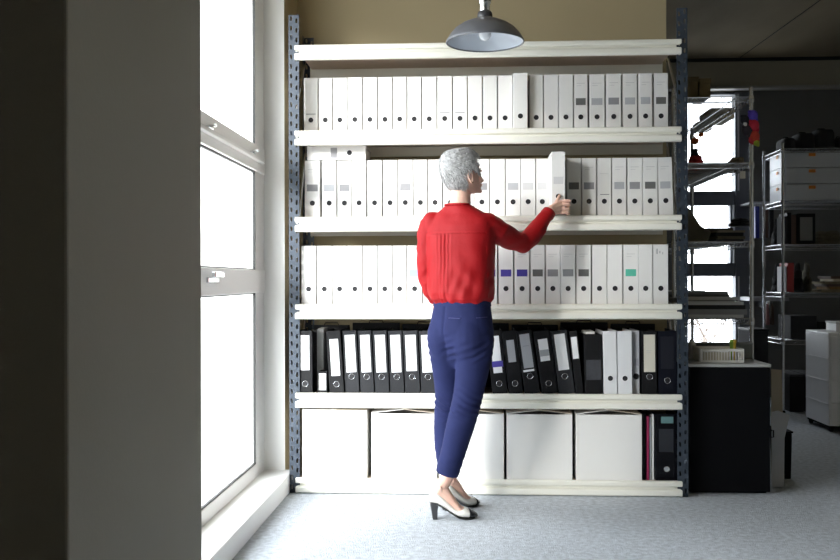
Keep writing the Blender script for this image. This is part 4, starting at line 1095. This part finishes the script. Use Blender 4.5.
for px_, w_, h_, m_, lb in [(785.8, .016, .24, M_DARKC, 'slim black book nearest the post on the middle far shelf'), (789.2, .035, .27, M_BLACKB, 'black folder left of the dark photo frame'), (794, .04, .25, M_BRN, 'brown black album on the far shelf below the drawers'), (798.5, .03, .26, M_BLACKB, 'second black folder on the far shelf below the drawers')]:
    book(lb, px_, lv, w_, h_, m_)
xa = on2(806.5, lv, 8.02); t = thing('picture_frame', 'dark picture frame with grey picture standing under the drawers', 'frame', xa)
m = MB(); W_, H_ = .075, .26
m.box(-W_, W_, 0, .015, .0005, .03); m.box(-W_, W_, 0, .015, H_ - .03, H_); m.box(-W_, -W_ + .022, 0, .015, .03, H_ - .03); m.box(W_ - .022, W_, 0, .015, .03, H_ - .03); m.build('frame', M_BLACKB, t, bevel=.001)
MB().box(-W_ + .022, W_ - .022, .004, .010, .03, H_ - .03).build('picture', mat('dull_grey_picture', (.22, .22, .21), .6), t)
soft_heap('folded_cloth', 'dark folded garment on the middle far shelf, right of the frame', 'cloth', on2(829, lv), .17, .14, .12, M_OLIVE, 21, 'garments on the far wire shelving')
# side hanging books at left end (px 756-783): blue, grey, black on a lower ledge
for k, (px_, m_, lb) in enumerate([(757.5, M_BLUEC, 'blue folder hanging on the left side of the far shelving'), (761.5, M_PAPERG, 'grey folder hanging beside the blue one'), (766.5, M_BRN, 'brown folder hanging third on the far shelving side'), (772, M_DARKC, 'black folder hanging fourth on the far shelving side')]):
    Yk = 8.55 + .05 * k
    c = P(px_, 207, Yk); t = thing('hanging_folder', lb, 'folder', c, group='folders hanging on the far rail')
    MB().box(-.018, .018, 0, .04, -.29, 0).build('cover', m_, t, bevel=.002); MB().tube([(0, .02, 0), (0, .02, .03)], .002, 5).build('hook', M_CHROME, t)
rl = P(765, 203, 8.62); t = thing('rail', 'slim wall rail carrying the hanging folders', 'rail', (rl.x, 8.62, rl.z))
MB().box(-.12, .12, 0, .37, -.010, .008).build('rail_board', mat('pale_shelf_edge', (.42, .43, .46), .5), t)
# level with red book, jackets
lv = 3
for px_, w_, h_, m_, lb in [(785.6, .012, .22, M_PAPERW, 'thin white booklet by the post on the fourth far shelf'), (790.5, .055, .25, M_REDB, 'thick red book on the far wire shelving')]: book(lb, px_, lv, w_, h_, m_)
for px_, m_, lb, s in [(798, M_DARKC, 'tall black garment bundle right of the red book', 31), (806, M_OLIVE, 'tall olive garment bundle right of the black one', 33)]:
    soft_heap('garment_bundle', lb, 'clothes', on2(px_, lv), .028, .12, .27, m_, s, 'garments on the far wire shelving', layers=4)
for k in range(6):
    c = on2(836, lv, 8.15); m_ = [M_TANC, mat('amber_card', (.28, .16, .05), .7), M_BRN, M_TANC, M_CREAMB, M_BRN][k]
    box_thing('flat_box', ['lowest flat tan box in the far shelf pile', 'amber flat box second from the pile bottom on the far shelf', 'brown flat box third from the pile bottom on the far shelf', 'tan flat box third from the pile top on the far shelf', 'cream flat box second from the pile top on the far shelf', 'topmost brown flat box in the far shelf pile'][k], 'box', (c[0] + .03 * ((k * 2) % 3 - 1) + .04, c[1], c[2] + k * .0225), (.38 - .02 * k, .3, .022), m_, group='flat boxes piled on the far wire shelving', bevel=.001)
for k, (lvk, m_, hh_) in enumerate([(2, M_DARKC, .25), (3, M_DARKC, .27)]):
    soft_heap('garment_bundle', ['black garment bundle inside the left end of the middle far shelf', 'black garment bundle inside the left end of the fourth far shelf'][k], 'clothes', (X2 + .075, 8.33, h2[lvk] + dk), .045, .07, hh_, m_, 41 + k, 'garments on the far wire shelving', layers=4)
lv = 4
for k, (px_, w_, h_, m_) in enumerate([(797, .22, .20, M_DARKC), (822, .20, .15, M_BLACKB)]):
    c = on2(px_, lv); box_thing('storage_box', ['black storage box on the low far shelf behind the post', 'lower black storage box on the low far shelf, right'][k], 'box', c, (w_, .32, h_), m_, group='black boxes on the far wire shelving')
# pink cloth bags hanging at left side
for k, (px_, m_) in enumerate([(767.5, M_PNK), (772, M_BRN)]):
    c = P(px_, 304, 8.62); t = thing('cloth_bag', ['dusty pink cloth bag hanging beside the far shelving post', 'brown cloth bag hanging right of the pink one'][k], 'bag', c, group='bags hanging by the far post')
    m = MB(); m.loft([sell((0, 0, z), a, b, .3, n=14) for (z, a, b) in ((0, .006, .006), (-.03, .012, .012), (-.12, .016, .02), (-.19, .019, .024), (-.20, .012, .015))]); m.build('bag_body', m_, t, smooth=True)
    MB().tube([(0, 0, -.002), (0, 0, .022)], .002, 5).build('string', M_PAPERG, t)
# pale ledges glimpsed at right of the far unit
for k, (pa, pb, py, Y, lb) in enumerate([(752, 789, 299, 8.58, 'pale narrow ledge on the wall behind the hanging cloth bags'), (817, 850, 300.5, 7.6, 'white shelf board end jutting at the right picture edge')]):
    if k == 0: z = PZ(301.5, Y); t = thing('wall_ledge', lb, 'shelf', ((PX(pa, Y) + PX(pb, Y)) / 2, Y, z)); hw = (PX(pb, Y) - PX(pa, Y)) / 2; MB().box(-hw, hw, 0, .41, 0, .035).build('board', mat('pale_shelf_edge', (.4, .4, .4), .5), t); MB().box(-.01, .01, .05, .41, -.06, -.001).build('bracket', M_WIRE, t)
# dark low boxes on the floor below the far unit
for k, (a, b) in enumerate([(785, 800), (801, 818), (819, 836)]):
    xa, xb = PX(a, 8.1), PX(b, 8.1); c = ((xa + xb) / 2, 8.2, 0)
    t = box_thing('storage_box', ['black floor box under the far shelving behind the post', 'black floor box under the far shelving, middle', 'black floor box under the far shelving behind the drawer tower'][k], 'box', c, (xb - xa - .01, .4, .30), M_BLACKB, group='black floor boxes under the far shelving')
    MB().box(-(xb - xa) / 2 + .002, (xb - xa) / 2 - .002, -.205, .205, .301, .32).build('lid', M_DARKC, t, bevel=.002)
c = P(771, 330, 8.2)
t = thing('storage_box', 'tall dark box standing left of the far shelving post', 'box', (PX(768, 8.15) - .07, 8.25, 0)); MB().box(-.10, .06, -.14, .2, .0005, 1.0 - .32).build('body', M_DARKC, t, bevel=.004); MB().box(-.105, .065, -.145, .205, .681, .70).build('lid', M_BLACKB, t, bevel=.002)

# white drawer towers at the right edge
M_TRN = mat('cloudy_white_plastic', (.93, .93, .95), .35, var=.04, vscale=10)
for k, (pn, Yn, Yf_, wdt, lb) in enumerate([(828.5, 6.95, 7.42, .36, 'cloudy white plastic drawer tower at the right edge of the picture')]):
    xn = PX(pn, Yn)
    tall = PZ(332.5, Yn)
    t = thing('drawer_tower', lb, 'drawers', (xn, Yn, 0))
    nd_ = 4; z0 = .045
    xl = PX(806, Yf_) - xn
    # body built as a skewed block: left side runs back in depth
    wl = 0
    MB().box(0, wdt, 0, Yf_ - Yn, z0, tall).build('body', M_TRN, t, bevel=.006)
    hgt = (tall - z0 - .02) / nd_
    for j in range(nd_):
        d_ = MB().box(.01, wdt - .01, -.012, -.0005, z0 + .008 + j * hgt, z0 + (j + 1) * hgt - .008).build('drawer', M_TRN, t, bevel=.004)
        MB().box(wdt / 2 - .05, wdt / 2 + .05, -.022, -.0125, z0 + (j + 1) * hgt - .05, z0 + (j + 1) * hgt - .03).build('handle', M_TRN, d_, bevel=.002)
        MB().box(-.005, -.0003, .015, Yf_ - Yn - .015, z0 + (j + 1) * hgt - .012, z0 + (j + 1) * hgt - .004).build('side_rib', M_TRN, t)
    for (x, y_) in ((.03, .03), (wdt - .03, .03), (.03, Yf_ - Yn - .03), (wdt - .03, Yf_ - Yn - .03)):
        m = MB(); m.prism([(y_ + .022 * math.cos(2 * PI * i / 16), .0225 + .022 * math.sin(2 * PI * i / 16)) for i in range(16)], 'x', x - .01, x + .01); m.build('caster', M_BLKCAB, t)
    MB().box(.01, wdt - .01, .01, Yf_ - Yn - .01, .030, .0445).build('base', M_BLKCAB, t)
c = PX(838, 7.05)
t = thing('tub', 'small pale lidded tub on the white drawer tower', 'tub', (PX(840, 7.12), 7.12, PZ(332.5, 6.95)))
MB().box(-.06, .10, -.08, .12, .0008, .06).build('body', M_TRN, t, bevel=.004); MB().box(-.064, .104, -.084, .124, .0605, .075).build('lid', mat('cool_white_cover', (.7, .71, .72), .5), t, bevel=.003)

# ------------------------------------------------------------------ light
wd = bpy.data.worlds.new('overcast_sky'); SC.world = wd; wd.use_nodes = True
bg = wd.node_tree.nodes['Background']; bg.inputs['Color'].default_value = (.93, .97, 1.0, 1); bg.inputs['Strength'].default_value = 6.5
def portal(name, loc, rot, sx, sy):
    l = bpy.data.lights.new(name, 'AREA'); l.shape = 'RECTANGLE'; l.size = sx; l.size_y = sy; l.cycles.is_portal = True
    o = bpy.data.objects.new(name, l); COL.objects.link(o); o.location = loc; o.rotation_euler = rot
portal('daylight_portal', (-1.20, (WY0 + WY1) / 2, (WZ0 + WZ1) / 2), (0, -PI / 2, 0), WZ1 - WZ0, WY1 - WY0)
portal('daylight_portal', ((fx0 + fx1) / 2, YF + .12, (fz0 + fz1) / 2), (-PI / 2, 0, 0), fx1 - fx0, fz1 - fz0)
sun = bpy.data.lights.new('sun', 'SUN'); sun.energy = 5.0; sun.angle = math.radians(16); sun.color = (1, .97, .92)
so_ = bpy.data.objects.new('sun', sun); COL.objects.link(so_)
dv = Vector((.56, .80, -.30)).normalized(); so_.rotation_euler = dv.to_track_quat('-Z', 'Y').to_euler()

# ------------------------------------------------------------------ camera and view
cam = bpy.data.cameras.new('camera'); co = bpy.data.objects.new('camera', cam); COL.objects.link(co)
cam.sensor_width = 36; cam.lens = 36 * F_PX / 840; cam.clip_start = .02
co.matrix_world = Matrix.Translation((0, 0, H)) @ Matrix.Rotation(TH, 4, 'Z') @ Matrix.Rotation(PI / 2, 4, 'X') @ Matrix.Rotation(math.radians(-.13), 4, 'Z')
SC.camera = co
SC.view_settings.view_transform = 'Standard'; SC.view_settings.look = 'None'; SC.view_settings.gamma = 1; SC.view_settings.use_curve_mapping = False
SC.view_settings.exposure = 0.55
SC.cycles.max_bounces = 10; SC.cycles.diffuse_bounces = 6; SC.cycles.use_denoising = True; SC.cycles.transparent_max_bounces = 12
SC.cycles.sample_clamp_indirect = 8
